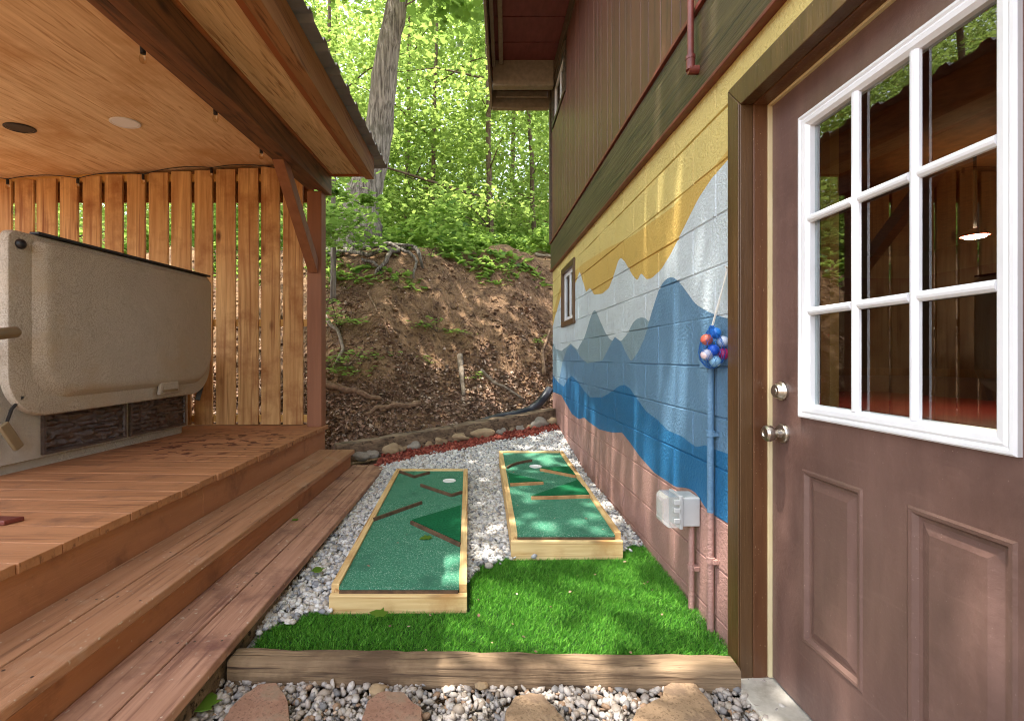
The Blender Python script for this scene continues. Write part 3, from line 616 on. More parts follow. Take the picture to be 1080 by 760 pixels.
# string lights
sl = thing('string_lights', 'black string of clear bulbs swagged along the pavilion ceiling', 'string lights', (-3.2, 4.6, H + 1.8))
bulbs = [(8, 198), (82, 197), (151, 193), (223, 186), (294.5, 187)]
pts = []
for k in range(len(bulbs)):
    a = up_y(bulbs[k][0], bulbs[k][1] - 9, 4.60); pts.append(Vector(a))
wire = []
far = [pts[0] + (pts[0] - pts[1])] + pts
for a, b in zip(far[:-1], far[1:]):
    for t in np.linspace(0, 1, 9)[:-1]:
        p = a.lerp(b, t); p.z -= .0; p.z += .035 * 4 * t * (1 - t) * (1 if random.random() < 2 else 0); wire.append(p)
wire.append(pts[-1])
beam_b = []
for (u, v) in ((277, 165), (229, 122), (153, 47)):
    # along the inner face of the beam
    x = -1.655; y = 4
    for _ in range(40): xx = x - .028 * (y - 4.6); y = xx * F / (u - PU)
    beam_b.append(Vector((x - .028 * (y - 4.6) - .01, y, H + 1.66 + .07 * (y - 4.6))))
wire2 = [pts[-1]]
last = pts[-1]
for b in beam_b + [Vector((-1.56, .9, H + 1.40))]:
    for t in np.linspace(0, 1, 9)[1:]:
        p = last.lerp(b, t); p.z += .02 * 4 * t * (1 - t); wire2.append(p)
    last = b
m = MB(); m.tube(wire, .004, 6); m.tube(wire2, .004, 6); build('cable', m, 'black', sl)
for p in pts + beam_b:
    m = MB(); m.tube([(p.x, p.y, p.z + .004), (p.x, p.y, p.z - .02), (p.x, p.y, p.z - .05)], [.010, .013, .012], 10); sk_ = build('bulb_socket', m, 'black', sl, smooth=True, angle=40)
    m = MB(); c = Vector((p.x, p.y, p.z - .075)); m.loft([[(c.x + r * math.cos(a), c.y + r * math.sin(a), c.z + h) for a in [2 * math.pi * q / 12 for q in range(12)]] for r, h in ((.009, .026), (.015, .010), (.0165, -.004), (.013, -.016), (.005, -.022))]); build('bulb', m, 'bulbglass', sk_, smooth=True)

def disc(u, v, r, mat, label, cat, name, rim):
    y = 3.8
    for _ in range(60):
        x = (u - PU) * y / F; z = cz(x + .028 * (y - 4.6)) + .07 * (y - 4.6); y = (z - H) * F / (PV - v)
    c = (x, y, z - .002); m = MB()
    ring = lambda rr, h: [(c[0] + rr * math.cos(a), c[1] + rr * math.sin(a), c[2] + h + .052 * rr * math.cos(a) + .07 * rr * math.sin(a)) for a in [-2 * math.pi * k / 32 for k in range(32)]]
    t = thing(name, label, cat, c)
    m.loft([ring(r, 0), ring(r, -.006), ring(r - .008, -.010), ring(r - .016, -.007)], cap1=False); build('trim_ring', m, rim, t, smooth=True, angle=50)
    m = MB(); m.loft([ring(r - .0165, -.002), ring(r - .017, -.006)]); build('lens', m, mat, t)
disc(132, 129, .10, 'whitelight', 'white round recessed downlight in the plywood ceiling', 'ceiling light', 'recessed_light', 'whitepaint')
disc(21, 134.5, .095, 'black', 'black round speaker grille in the plywood ceiling', 'ceiling speaker', 'ceiling_speaker', 'black')

# ------------------------------------------------------------------ hot tub and its upright cover
E1 = Vector((.045, 1, 0)).normalized(); N1 = Vector((E1.y, -E1.x, 0))
def tubpt(base, a, h, z): p = Vector(base) + E1 * a + N1 * h; return (p.x, p.y, z)
TB = (-2.70, 2.42, 0)
tub = thing('hot_tub', 'speckled beige hot tub cabinet with two dark carved panels', 'hot tub', (-3.4, 3.4, DZ))
def plan(inset):
    P = []
    for a, h in rrect(0 + inset, 1.93 - inset, -1.85 + inset, 0 - inset, .16, .16, 6): P.append((a, h))
    return P
m = MB(); m.loft([[tubpt(TB, a, h, z) for a, h in plan(i)][::-1] for i, z in ((.03, DZ), (.03, DZ + .05), (.0, DZ + .06), (0, DZ + .68), (-.03, DZ + .69), (-.03, DZ + .74), (0, DZ + .76), (.16, DZ + .765))])
build('cabinet', m, 'spa_body', tub, smooth=True, angle=35)
for a0, a1 in ((.46, 1.10), (1.14, 1.77)):
    m = MB(); A = tubpt(TB, a0, .002, 0)
    z0, z1 = DZ + .075, DZ + .37
    fr = lambda i, h: [tubpt(TB, a0 + i, h, z0 + i), tubpt(TB, a1 - i, h, z0 + i), tubpt(TB, a1 - i, h, z1 - i), tubpt(TB, a0 + i, h, z1 - i)]
    m.loft([fr(0, .001), fr(0, .022), fr(.018, .022), fr(.024, .010)], cap1=False)
    # carved stone relief: real bumps
    na, nz_ = 70, 26; vs = []
    for j in range(nz_ + 1):
        for i in range(na + 1):
            a = a0 + .022 + (a1 - a0 - .044) * i / na; z = z0 + .022 + (z1 - z0 - .044) * j / nz_
            rowj = math.floor((z - z0) / .034); ph = mnoise.noise(Vector((rowj * 7.7, a * 5, a0)))
            hh = .016 + .022 * mnoise.noise(Vector((a * 16 + rowj * 5.3, rowj * 3.1, 0))) + .006 * mnoise.noise(Vector((a * 40, z * 60, 4)))
            edge = min(((z - z0) / .034 + .4 * ph) % 1, 1 - ((z - z0) / .034 + .4 * ph) % 1)
            hh -= .016 * max(0, 1 - edge * 4)
            vs.append(tubpt(TB, a, max(.004, hh), z))
    m.add(vs, [(j * (na + 1) + i, j * (na + 1) + i + 1, (j + 1) * (na + 1) + i + 1, (j + 1) * (na + 1) + i) for j in range(nz_) for i in range(na)])
    build('carved_panel', m, 'stonepanel', tub, smooth=True, angle=60)
CB = (-2.665, 2.60, 0)
cov = thing('tub_cover', 'speckled tan hot tub cover standing upright against the tub', 'hot tub cover', (-2.62, 3.4, DZ + .36))
ZB, ZT, LEN = DZ + .32, DZ + 1.385, 1.82
def cl(inset, h, il=0, ir=0, ib=0, it=0):
    rb = max(.03, .25 - inset * .6); rt = max(.02, .05 - inset * .3)
    out = []
    for a, z in rrect(inset + il, LEN - inset - ir, ZB + inset + ib, ZT - inset - it, rb, rt, 10):
        # the rim rises a little to the far end
        out.append(tubpt(CB, a, h, z + .03 * a / LEN))
    return out
m = MB(); m.loft([cl(0, .02), cl(0, .055), cl(.006, .066), cl(.022, .071), cl(.03, .072, .085, 0, .055, .0), cl(.034, .073, .095, .0, .065, .0), cl(.040, .108, .125, .01, .09, .0), cl(.046, .118, .14, .02, .10, .0), cl(.06, .121, .16, .025, .12, .005)], cap0=True)
build('shell', m, 'spa', cov, smooth=True, angle=38)
m = MB(); q = []
m.bar(tubpt(CB, .16, .055, ZT + .014), tubpt(CB, LEN - .02, .055, ZT + .042), .06, .016); build('seal_strip', m, 'black', cov, bevel=.004)
m = MB(); m.hexa([tubpt(CB, 1.10, -.0 + .085, ZB + .055), tubpt(CB, 1.34, 0.085, ZB + .06), tubpt(CB, 1.34, .113, ZB + .06), tubpt(CB, 1.10, .113, ZB + .055)][::-1], [tubpt(CB, 1.12, .085, ZB + .155), tubpt(CB, 1.32, .085, ZB + .16), tubpt(CB, 1.32, .113, ZB + .16), tubpt(CB, 1.12, .113, ZB + .155)][::-1]); build('handle_pad', m, 'spa', cov, bevel=.012, seg=3)
m = MB(); m.bar(tubpt(CB, 1.14, .117, ZB + .085), tubpt(CB, 1.30, .117, ZB + .088), .012, .02); build('handle', m, 'tan', cov, bevel=.004)
m = MB(); m.ball(tubpt(CB, .06, .08, ZT - .075), .026, 3, sz=1.1); build('latch', m, 'black', cov, smooth=True)
m = MB(); m.tube([tubpt(CB, -.30, .16, H + .10), tubpt(CB, -.2, .155, H + .112), tubpt(CB, -.035, .15, H + .138), tubpt(CB, -.02, .15, H + .14)], [.031, .031, .031, .022], 14); build('lifter_arm', m, 'tan', cov, smooth=True, angle=45)
m = MB(); m.tube([tubpt(TB, .26, .10, DZ + .45), tubpt(TB, .235, .06, DZ + .38), tubpt(TB, .225, .04, DZ + .30)], .008, 6); s_ = build('strap', m, 'black', cov)
m = MB(); m.bar(tubpt(TB, .20, .045, DZ + .30), tubpt(TB, .29, .045, DZ + .15), .025, .055); build('buckle', m, 'tan', s_, bevel=.006)
m = MB(); m.bar(tubpt(TB, 1.925, .06, DZ + .42), tubpt(TB, 1.91, .03, DZ + .28), .012, .04); build('strap', m, 'black', cov, bevel=.003)
# reddish slat lying at the deck's left edge
p = up_z(3, 549, DZ + .01); m = MB(); m.hexa([(p[0] - .5, p[1] - .02, DZ + .001), (p[0] + .035, p[1] - .03, DZ + .001), (p[0] + .06, p[1] + .03, DZ + .001), (p[0] - .5, p[1] + .05, DZ + .001)], [(p[0] - .5, p[1] - .02, DZ + .02), (p[0] + .035, p[1] - .03, DZ + .02), (p[0] + .06, p[1] + .03, DZ + .02), (p[0] - .5, p[1] + .05, DZ + .02)])
tag(build('wood_slat', m, 'maroon', bevel=.004, loc=(p[0], p[1], DZ)), 'reddish flat wood slat lying on the deck boards', 'slat')

# ------------------------------------------------------------------ house
XW = .966
house = thing('house', 'brown sided house above a block wall painted with a mountain mural', 'house', (XW, 4.0, 0))
def W(L): return [(XW * F / (u - PU), H - (v - PV) * (XW * F / (u - PU)) / F) for u, v in L][::-1]   # (y, z) on the wall, sorted by y
B1 = W([(583.2, 413.4), (591.8, 416.3), (597.6, 426.5), (603.4, 436.6), (610.7, 441.8), (616, 440), (621, 444.7), (632, 452.6), (644.8, 455.8), (655.8, 455.8), (663.7, 465.3), (674.8, 481), (690.6, 498.5), (712.7, 513.3), (722, 514), (728.5, 515.8), (734.8, 520.6), (744.3, 536), (752, 543), (769.6, 553.7), (800, 566)])
B2 = W([(583.2, 396), (589, 403.3), (594.7, 407.6), (599, 399), (602.8, 396), (607.8, 400.4), (615, 410.5), (622.2, 418.7), (635.3, 418.7), (644, 413.4), (652.6, 407), (658.4, 405.6), (664.2, 409), (672.9, 422), (681.6, 433.7), (693.2, 442.4), (704.8, 454), (719.2, 459.8), (733.7, 471.3), (745.3, 469), (755, 474), (768.5, 478.6), (800, 490)])
B3 = W([(583.2, 400), (589, 404), (593.3, 381.6), (598, 368), (602, 363.6), (607, 368), (613, 377.3), (619.3, 383), (635.3, 380), (644, 363), (648.3, 355), (655, 360), (660, 371.5), (665.7, 381), (672.9, 371.5), (680, 356), (688, 327), (695.7, 303.4), (700, 297), (704.8, 292.6), (710.5, 292.4), (717.8, 299), (725, 309), (733.7, 320.8), (745.3, 328), (759.8, 333.8), (768.5, 335.9), (800, 340)])
B4 = W([(583.2, 361.3), (586, 367.7), (592, 370), (597.6, 365.7), (602, 362), (609, 368.6), (616.5, 355.5), (622.2, 336.7), (625, 329), (627.2, 326.6), (629.5, 329.5), (632.4, 336.7), (638.2, 349.8), (642.5, 357), (647, 360), (655.5, 359.3), (661.3, 352.6), (667, 341), (671, 336.5), (675.8, 334.7), (680, 335), (684.5, 339), (690, 350), (700, 380), (800, 420)])
B5 = W([(583.2, 344), (585, 335), (590, 318), (593, 307), (600, 302), (607.8, 297.6), (609.5, 291), (611.5, 286), (615, 297.6), (618, 307.8), (622.2, 303.4), (626.6, 310.7), (635.3, 309.8), (642.5, 303.4), (648.3, 287.5), (652, 275), (655, 271.6), (660, 277.4), (667, 290.4), (672.3, 296), (676, 287.5), (681.6, 294.7), (687.4, 293.3), (697.4, 284), (707, 268.5), (721, 240.8), (736.9, 209), (752.7, 185.5), (768.5, 167.8), (800, 130)])
B6 = W([(583.2, 330), (590, 305), (600, 292), (615, 278), (640, 262), (670, 247), (690, 232), (710, 218), (735, 190), (752, 177), (768, 158), (800, 120)])
def smoothf(P, y):   # rounded curve through the points: average of near samples
    return sum(interp(P, y + d) for d in (-.02, -.01, 0, .01, .02)) / 5
JZ = [1.133 + .2033 * k for k in range(-7, 8)]
ys = set(np.round(np.arange(1.722, 6.155, .015), 4)) | {1.722, 6.155, 4.72, 5.44}
VJ = {}
for k in range(-12, 40):
    yj = 2.124 + .2033 * k
    if 1.76 < yj < 6.12:
        VJ[k % 2] = VJ.get(k % 2, []) + [yj]
        ys = {q for q in ys if abs(q - yj) > .012 or q in (1.722, 6.155, 4.72, 5.44)} | {yj - .006, yj - .0028, yj + .0028, yj + .006}
ys = sorted(ys)
WIN = (4.72, 5.44, 1.52, 2.17)
ZLO, ZHI = -.05, 2.33
def layers(y):
    b1 = smoothf(B1, y); b2 = max(smoothf(B2, y), b1 + .01); b3 = max(smoothf(B3, y), b2); b4 = max(smoothf(B4, y), b3); b5 = max(smoothf(B5, y), b4 + .002); b6 = max(smoothf(B6, y), b5 + .002)
    return [b1, b2, b3, b4, b5, b6]
NJ = []
for j in JZ: NJ += [j - .006, j - .002, j + .002, j + .006]
NJ = [z for z in NJ if ZLO < z < ZHI]
def depth(y, z):
    d = 0.0
    for j in JZ:
        a = abs(z - j)
        if a < .0021: d = .008 * max(0, min(1, .82 + 1.3 * mnoise.noise(Vector((y * 2.3, j * 5, 3)))))
    rowk = math.floor((z - 1.133) / .2033)
    for yj in VJ[rowk % 2]:
        if abs(y - yj) < .003 and all(abs(z - j) > .0055 for j in JZ): d = max(d, .0045 * max(0, min(1, .6 + 2 * mnoise.noise(Vector((yj * 4, z * 7, 8))))))
    bi = math.floor((y - VJ[rowk % 2][0]) / .4066)
    return d + .0016 * mnoise.noise(Vector((bi * 3.7, rowk * 5.3, .5))) + .0008 * mnoise.noise(Vector((y * 9, z * 9, 0)))
# rows of vertices: fixed z list per column pair so neighbouring columns share the same topology
m = MB(); NL = 7
fixed = [ZLO] + NJ + [WIN[2], WIN[3]] + [ZHI]; fixed = sorted(fixed)
LAY = {y: layers(y) for y in ys}
for y0, y1 in zip(ys[:-1], ys[1:]):
    A, Bq = LAY[y0], LAY[y1]
    # split the column into cells at fixed z, then cut every cell by the layer curves (straight across the thin column)
    for za, zb in zip(fixed[:-1], fixed[1:]):
        if y0 >= WIN[0] - 1e-6 and y1 <= WIN[1] + 1e-6 and za >= WIN[2] - 1e-6 and zb <= WIN[3] + 1e-6: continue
        ca = [za] + [min(max(q, za), zb) for q in A] + [zb]; cb = [za] + [min(max(q, za), zb) for q in Bq] + [zb]
        for L in range(NL):
            a0, a1, b0, b1 = ca[L], ca[L + 1], cb[L], cb[L + 1]
            if a1 - a0 < 1e-6 and b1 - b0 < 1e-6: continue
            def dd(y, z): 
                # interpolate depth inside the cell from its corners so that cut points stay on the relief
                t = (z - za) / (zb - za); return depth(y, za) * (1 - t) + depth(y, zb) * t
            pa0, pa1, pb0, pb1 = (XW + dd(y0, a0), y0, a0), (XW + dd(y0, a1), y0, a1), (XW + dd(y1, b0), y1, b0), (XW + dd(y1, b1), y1, b1)
            if a1 - a0 < 1e-6: m.add([pa0, pb1, pb0], [(0, 1, 2)], L)
            elif b1 - b0 < 1e-6: m.add([pa0, pa1, pb0], [(0, 1, 2)], L)
            else: m.add([pa0, pa1, pb1, pb0], [(0, 1, 2, 3)], L)
def wallpaint(name, c):
    r, g, b = c; k = lambda q: tuple([min(255, max(0, int(v * q))) for v in (r, g, b)])
    return M(name, sc(*k(.97)), sc(*k(1.03)), (1, 1, 1), 3, rough=.55, spec=.35, bump=1.0, bs=70, bdist=.007, dirt=sc(*k(.92)), dirt_s=6, fine=(45, .73, .78, sc(*k(1.12))))
paints = [wallpaint('mural_' + n, c) for n, c in (('clay', (168, 130, 119)), ('deep_blue', (38, 104, 148)), ('slate_blue', (96, 131, 159)), ('grey_teal', (128, 150, 160)), ('pale_sky', (192, 202, 207)), ('gold', (194, 162, 88)), ('pale_yellow', (202, 182, 114)))]
o = build('block_wall', m, paints, house)
# weld the shared rows so that the bump relief shades as one wall
bm_ = bmesh.new(); bm_.from_mesh(o.data); bmesh.ops.remove_doubles(bm_, verts=bm_.verts, dist=1e-5); bm_.to_mesh(o.data); bm_.free()
m = MB()
m.box(XW, 1.15, .7105, 1.722, 2.105, ZHI); m.box(XW, 1.15, -3, .71, -.05, ZHI - .002); build('door_wall', m, [paints[6]], house)
m = MB()   # hidden thickness and the other sides of the house body
m.box(XW + .012, 1.15, 1.7225, 4.70, -.05, 2.32); m.box(XW + .012, 1.15, 5.46, 6.15, -.05, 2.32); m.box(XW + .012, 1.15, 4.70, 5.46, -.05, 1.50); m.box(XW + .012, 1.15, 4.70, 5.46, 2.19, 2.32)
m.box(1.15, 5.5, 6.0, 6.15, -.05, 2.6); m.box(5.5, 5.65, -3, 6.15, -.05, 2.6); m.box(1.15, 5.5, -3, -2.85, -.05, 2.6); build('back_wall', m, [paints[0]], house)
m = MB(); m.box(1.15, 5.5, -2.85, 6.0, .0, .03); build('interior_floor', m, 'indark', house)
m = MB(); m.box(1.15, 5.5, -2.85, 6.0, 2.45, 2.5); build('interior_ceiling', m, 'inwood', house)
m = MB(); m.box(5.44, 5.49, -2.85, 6.0, 1.0, 2.449); m.box(1.16, 5.43, 5.94, 5.99, 1.0, 2.449); build('interior_panelling', m, 'indark', house)
m = MB(); m.box(1.285, 1.318, 1.725, 1.77, .031, 2.449); build('interior_post', m, 'orangewood', house)
m = MB(); m.box(5.40, 5.438, 2.6, 5.9, 1.96, 2.16); m.box(2.9, 5.39, 5.88, 5.905, 1.96, 2.16); build('interior_valance', m, 'inred', house)
m = MB(); m.box(5.42, 5.46, -2.85, 6.0, .95, 1.04); m.box(1.16, 5.41, 5.91, 5.95, .95, 1.04); m.box(4.0, 4.1, 5.88, 5.93, .1, 2.4); m.box(2.6, 2.68, 5.88, 5.93, .1, 2.4); build('chair_rail', m, 'inwood', house)
# skirt, drip strips, siding
m = MB(); m.box(.938, .985, -3, 6.165, 2.305, 2.645); build('skirt_board', m, 'skirt', house, bevel=.004)
m = MB(); m.box(.930, .975, -3, 6.17, 2.288, 2.304); m.box(.922, .975, -3, 6.172, 2.646, 2.668); m.box(.938, .975, -3, 6.17, 2.669, 2.69); build('drip_strip', m, 'maroon', house, bevel=.003)
m = MB(); y = -3.0
seq = [.18, .10, .14, .18, .12]
k = 0
UW = (5.18, 6.06, H + 2.93, H + 3.47)
while y < 6.16:
    w = seq[k % 5]; y1 = min(y + w - .006, 6.165); k += 1
    if y1 > UW[0] and y < UW[1]:
        m.box(.948, .97, y, y1, 2.692, UW[2] - .02)
    else: m.box(.948, .97, y, y1, 2.692, 4.86)
    y += w
m.box(.962, 1.1, -3, 6.16, 2.66, UW[2] - .03); m.box(.962, 1.1, -3, UW[0], UW[2] - .03, 4.9); m.box(.962, 1.1, UW[1], 6.16, UW[2] - .03, 4.9); m.box(.962, 1.1, UW[0], UW[1], UW[3], 4.9)
m.box(1.1, 5.65, 6.05, 6.16, 2.66, 4.9)
build('siding', m, 'siding', house, bevel=.002)
m = MB(); m.box(.93, .962, -3, 6.17, H + 3.50, H + 3.66); m.box(.92, .955, 6.13, 6.185, 2.67, H + 3.5); build('frieze_board', m, 'skirt', house, bevel=.003)
def window(y0, y1, z0, z1, x, trim, tmat, depth=.07, div=True):
    m = MB(); a, b, c, d = y0, y1, z0, z1
    m.box(x - .018, x + depth, a - trim, a, c - trim, d + trim); m.box(x - .018, x + depth, b, b + trim, c - trim, d + trim); m.box(x - .0185, x + depth, a, b, d, d + trim); m.box(x - .0185, x + depth, a, b, c - trim, c)
    w = build('window', m, tmat, house, bevel=.003)
    m = MB(); t = .045; X = x + .012
    m.box(X, X + .03, a, a + t, c, d); m.box(X, X + .03, b - t, b, c, d); m.box(X + .001, X + .029, a + t, b - t, c, c + t); m.box(X + .001, X + .029, a + t, b - t, d - t, d)
    if div: m.box(X + .003, X + .027, (a + b) / 2 - .02, (a + b) / 2 + .02, c + t, d - t)
    build('sash', m, 'whitepaint', w, bevel=.003)
    m = MB(); m.box(X + .012, X + .016, a + t, b - t, c + t, d - t); build('pane', m, 'glass', w)
window(WIN[0] + .055, WIN[1] - .055, WIN[2] + .055, WIN[3] - .055, XW, .06, 'casing')
window(UW[0] + .05, UW[1] - .05, UW[2] + .05, UW[3] - .03, .955, .05, 'skirt')
# eave over the far end
def ev(x0a, y0, x0b, y1, x1, z0, z1, m):  # slab with slanted outer side
    m.hexa([(x0a, y0, z0), (x1, y0, z0), (x1, y1, z0), (x0b, y1, z0)], [(x0a, y0, z1), (x1, y0, z1), (x1, y1, z1), (x0b, y1, z1)])
ex = lambda y: .19 + (y - 6.5) * .06
EZ = H + 3.70
m = MB(); n = 10; yy = 2.6
while yy < 6.45:
    y1 = min(yy + .42, 6.45); ev(ex(yy), yy + .009, ex(y1), y1 - .009, .955, EZ, EZ + .03, m); yy += .42
eave = build('eave_soffit', m, 'maroon_dark', house, bevel=.004)
m = MB(); ev(ex(5.86) + .02, 5.86, ex(5.96) + .02, 5.96, .93, H + 3.38, EZ - .002, m); ev(ex(6.42), 6.42, ex(6.5), 6.5, .96, H + 3.40, EZ - .002, m); ev(ex(6.3) + .05, 6.33, ex(6.36) + .05, 6.36, .92, H + 3.50, H + 3.58, m)
build('eave_beam', m, 'olive', eave, bevel=.004)
m = MB(); ev(ex(2.6) - .05, 2.6, ex(6.52) - .05, 6.52, ex(2.6), H + 3.40, EZ + .12, m) if False else None
for off, w, z0, z1, ya, yb in ((-.03, .028, H + 3.42, EZ + .14, 2.6, 6.52), (.10, .05, EZ - .07, EZ - .003, 2.6, 5.85), (.015, .04, EZ - .10, EZ - .003, 2.6, 5.85), (.06, .05, EZ - .1, EZ - .003, 5.97, 6.41), (.13, .04, EZ - .1, EZ - .003, 5.97, 6.41)):
    a, b = ex(ya) + off, ex(yb) + off
    m.hexa([(a, ya, z0), (a + w, ya, z0), (b + w, yb, z0), (b, yb, z0)], [(a, ya, z1), (a + w, ya, z1), (b + w, yb, z1), (b, yb, z1)])
build('fascia_board', m, 'olive', eave, bevel=.003)
m = MB(); m.box(.13, 6.0, 2.5, 6.6, EZ + .15, EZ + .20); m.box(.96, 6.0, -3, 2.5, EZ + .15, EZ + .20); build('roof', m, 'roofing', house)

# door ----------------------------------------------------------------
XD = 1.047; DY0, DY1 = .766, 1.68; DZ0, DZ1 = .035, 2.065
LY0, LY1, LZ0, LZ1 = .907, 1.53, .978, 1.946
panels = [(1.285, 1.526, .255, .812), (.915, 1.151, .255, .812)]
def plate(m, x, ysq, zsq, holes):
    for a, b in zip(ysq[:-1], ysq[1:]):
        for c, d in zip(zsq[:-1], zsq[1:]):
            if any(a >= h[0] - 1e-6 and b <= h[1] + 1e-6 and c >= h[2] - 1e-6 and d <= h[3] + 1e-6 for h in holes): continue
            m.add([(x, a, c), (x, a, d), (x, b, d), (x, b, c)], [(0, 1, 2, 3)])
m = MB(); hl = [(LY0 + .02, LY1 - .02, LZ0 + .02, LZ1 - .02)] + panels
ysq = sorted({DY0, DY1} | {q for h in hl for q in h[:2]}); zsq = sorted({DZ0, DZ1} | {q for h in hl for q in h[2:]})
plate(m, XD, ysq, zsq, hl); plate(m, XD + .044, ysq, zsq, hl[:1])
for (a, b, c, d) in [(DY0, DY1, DZ0, DZ1), hl[0]]:
    L = [(a, c), (b, c), (b, d), (a, d)]; m.loft([[(XD, y, z) for y, z in L], [(XD + .044, y, z) for y, z in L]], cap1=False)
for (a, b, c, d) in panels:
    rg = lambda i, h: [(XD + h, a + i, c + i), (XD + h, a + i, d - i), (XD + h, b - i, d - i), (XD + h, b - i, c + i)]
    m.loft([rg(0, 0), rg(.006, -.004), rg(.014, -.003), rg(.022, .008), rg(.030, .009), rg(.052, .001), rg(.055, .0)])
door = build('door', m, 'door', house)
def ringframe(m, a, b, c, d, prof):
    m.loft([[(XD + h, a + i, c + i), (XD + h, a + i, d - i), (XD + h, b - i, d - i), (XD + h, b - i, c + i)] for i, h in prof], cap1=False)
m = MB(); ringframe(m, LY0, LY1, LZ0, LZ1, [(0, .002), (0, -.010), (.004, -.014), (.010, -.0145), (.016, -.011), (.022, -.0135), (.034, -.012), (.040, -.006), (.044, -.002), (.045, .020), (.040, .03)])
build('window_surround', m, 'whitepaint', door)
iy0, iy1, iz0, iz1 = LY0 + .045, LY1 - .045, LZ0 + .045, LZ1 - .045
m = MB()
def mbar(m, A, B, axis):
    prof = [(-.013, .004), (-.012, -.003), (-.006, -.009), (0, -.0105), (.006, -.009), (.012, -.003), (.013, .004)]
    f = (lambda o, h, t: (XD + h, o + A, t)) if axis == 'z' else (lambda o, h, t: (XD + h, t, o + A))
    m.loft([[f(o, h, B[0]) for o, h in prof], [f(o, h, B[1]) for o, h in prof]], cap0=True)
for k in (1, 2):
    mbar(m, iy0 + (iy1 - iy0) * k / 3, (iz0 - .003, iz1 + .003), 'z'); 
for k in (1, 2):
    z = iz0 + (iz1 - iz0) * k / 3
    for q in range(3):
        ya = iy0 + (iy1 - iy0) * q / 3; yb = iy0 + (iy1 - iy0) * (q + 1) / 3
        mbar(m, z, (ya + (.0125 if q else -.003), yb - (.0125 if q < 2 else -.003)), 'y')
build('muntin', m, 'whitepaint', door)
m = MB(); m.box(XD + .012, XD + .016, iy0, iy1, iz0, iz1); build('glass', m, 'glass', door)
def knob(y, z, prof, name, extra=None):
    m = MB(); n = 28
    m.loft([[(XD + h, y + r * math.cos(2 * math.pi * k / n), z - r * math.sin(2 * math.pi * k / n)) for k in range(n)] for h, r in prof]); o = build(name, m, 'nickel', door, smooth=True, angle=35)
    return o
knob(1.620, .91, [(0, .033), (-.006, .033), (-.011, .030), (-.013, .016), (-.026, .013), (-.032, .016), (-.040, .025), (-.050, .0285), (-.060, .027), (-.066, .021), (-.067, .011), (-.064, .009), (-.064, .004)], 'knob')
knob(1.622, 1.055, [(0, .032), (-.008, .032), (-.012, .029), (-.016, .027), (-.026, .024), (-.029, .021), (-.029, .012), (-.031, .011), (-.031, .003)], 'deadbolt')
# jambs, casing, sill
m = MB()
m.box(.985, 1.15, 1.690, 1.7215, .02, 2.104); m.box(.985, 1.15, .725, .756, .02, 2.104); m.box(.985, 1.15, .756, 1.690, 2.075, 2.104)
fr_ = build('door_frame', m, 'jamb', house, bevel=.003)
m = MB(); m.box(XD - .012, XD + .05, 1.6815, 1.6895, .03, 2.074); m.box(XD - .012, XD + .05, .757, .765, .03, 2.074); m.box(XD - .012, XD + .05, .766, 1.681, 2.066, 2.0745); build('weatherstrip', m, 'cream', fr_)
m = MB(); xo, xi = .938, .984; cy0, cy1, cz1 = .64, 1.778, 2.172; iy, iz = 1.690, 2.076
def prism(P, x0, x1):
    n = len(P); m.add([(x0, *p) for p in P] + [(x1, *p) for p in P], [tuple(range(n)), tuple(range(2 * n - 1, n - 1, -1))] + [(i, n + i, n + (i + 1) % n, (i + 1) % n) for i in range(n)])
prism([(cy1, .0), (cy1, cz1), (iy + .001, iz + .001), (iy + .001, .0)], xo, xi)
prism([(cy1 - .001, cz1 + .001), (cy0, cz1 + .001), (.73, iz + .002), (iy, iz + .002)], xo, xi)
prism([(cy0 - .02, .0), (.73, 0), (.73, iz), (cy0 - .02, cz1 - .001)], xo, xi)
for P in ([(iy + .012, .0), (iy + .012, iz + .012), (iy + .002, iz + .002), (iy + .002, .0)],): prism(P, xo - .006, xo - .0005)
build('casing', m, 'casing', fr_, bevel=.003)
m = MB(); m.hexa([(.90, .70, .0), (1.16, .70, .0), (1.16, 1.72, .0), (.90, 1.72, .0)], [(.91, .70, .018), (1.16, .70, .031), (1.16, 1.72, .031), (.91, 1.72, .018)]); build('sill', m, 'sill', fr_, bevel=.003)

# interior seen through the glass: red games table, hanging lamp
gt = thing('games_table', 'red topped games table inside behind the door glass', 'table', (3.2, 3.2, .03))
m = MB(); m.box(2.5, 3.9, 2.2, 4.6, .70, .78); build('apron', m, 'inwood', gt, bevel=.01)
m = MB(); m.box(2.45, 3.95, 2.15, 4.65, .781, .84); build('table_top', m, 'inred', gt, bevel=.02)
for lx_ in (2.6, 3.8):
    for ly_ in (2.3, 4.5):
        m = MB(); m.box(lx_ - .06, lx_ + .06, ly_ - .06, ly_ + .06, .031, .699); build('leg', m, 'inwood', gt, bevel=.01)
hl_ = thing('hanging_lamp', 'small lit lamp with red shade hanging inside the room', 'lamp', (3.0, 2.85, 2.4))
m = MB(); m.tube([(3.0, 2.85, 2.44), (3.0, 2.85, 1.95)], .008, 8); build('cord', m, 'black', hl_)
m = MB(); m.loft([[(3.0 + r * math.cos(a), 2.85 + r * math.sin(a), z) for a in [2 * math.pi * k / 24 for k in range(24)]] for r, z in ((.02, 1.95), (.035, 1.94), (.07, 1.908), (.066, 1.904))], cap1=False); build('lamp_shade', m, 'inred', hl_, smooth=True)
MAT['lampglow'] = emit('lamp_glow', (1, .72, .42, 1), 130)
m = MB(); m.loft([[(3.0 + r * math.cos(a), 2.85 + r * math.sin(a), z) for a in [-2 * math.pi * k / 20 for k in range(20)]] for r, z in ((.05, 1.903), (.05, 1.898), (.04, 1.893), (.02, 1.892))], cap0=True); build('bulb', m, 'lampglow', hl_)

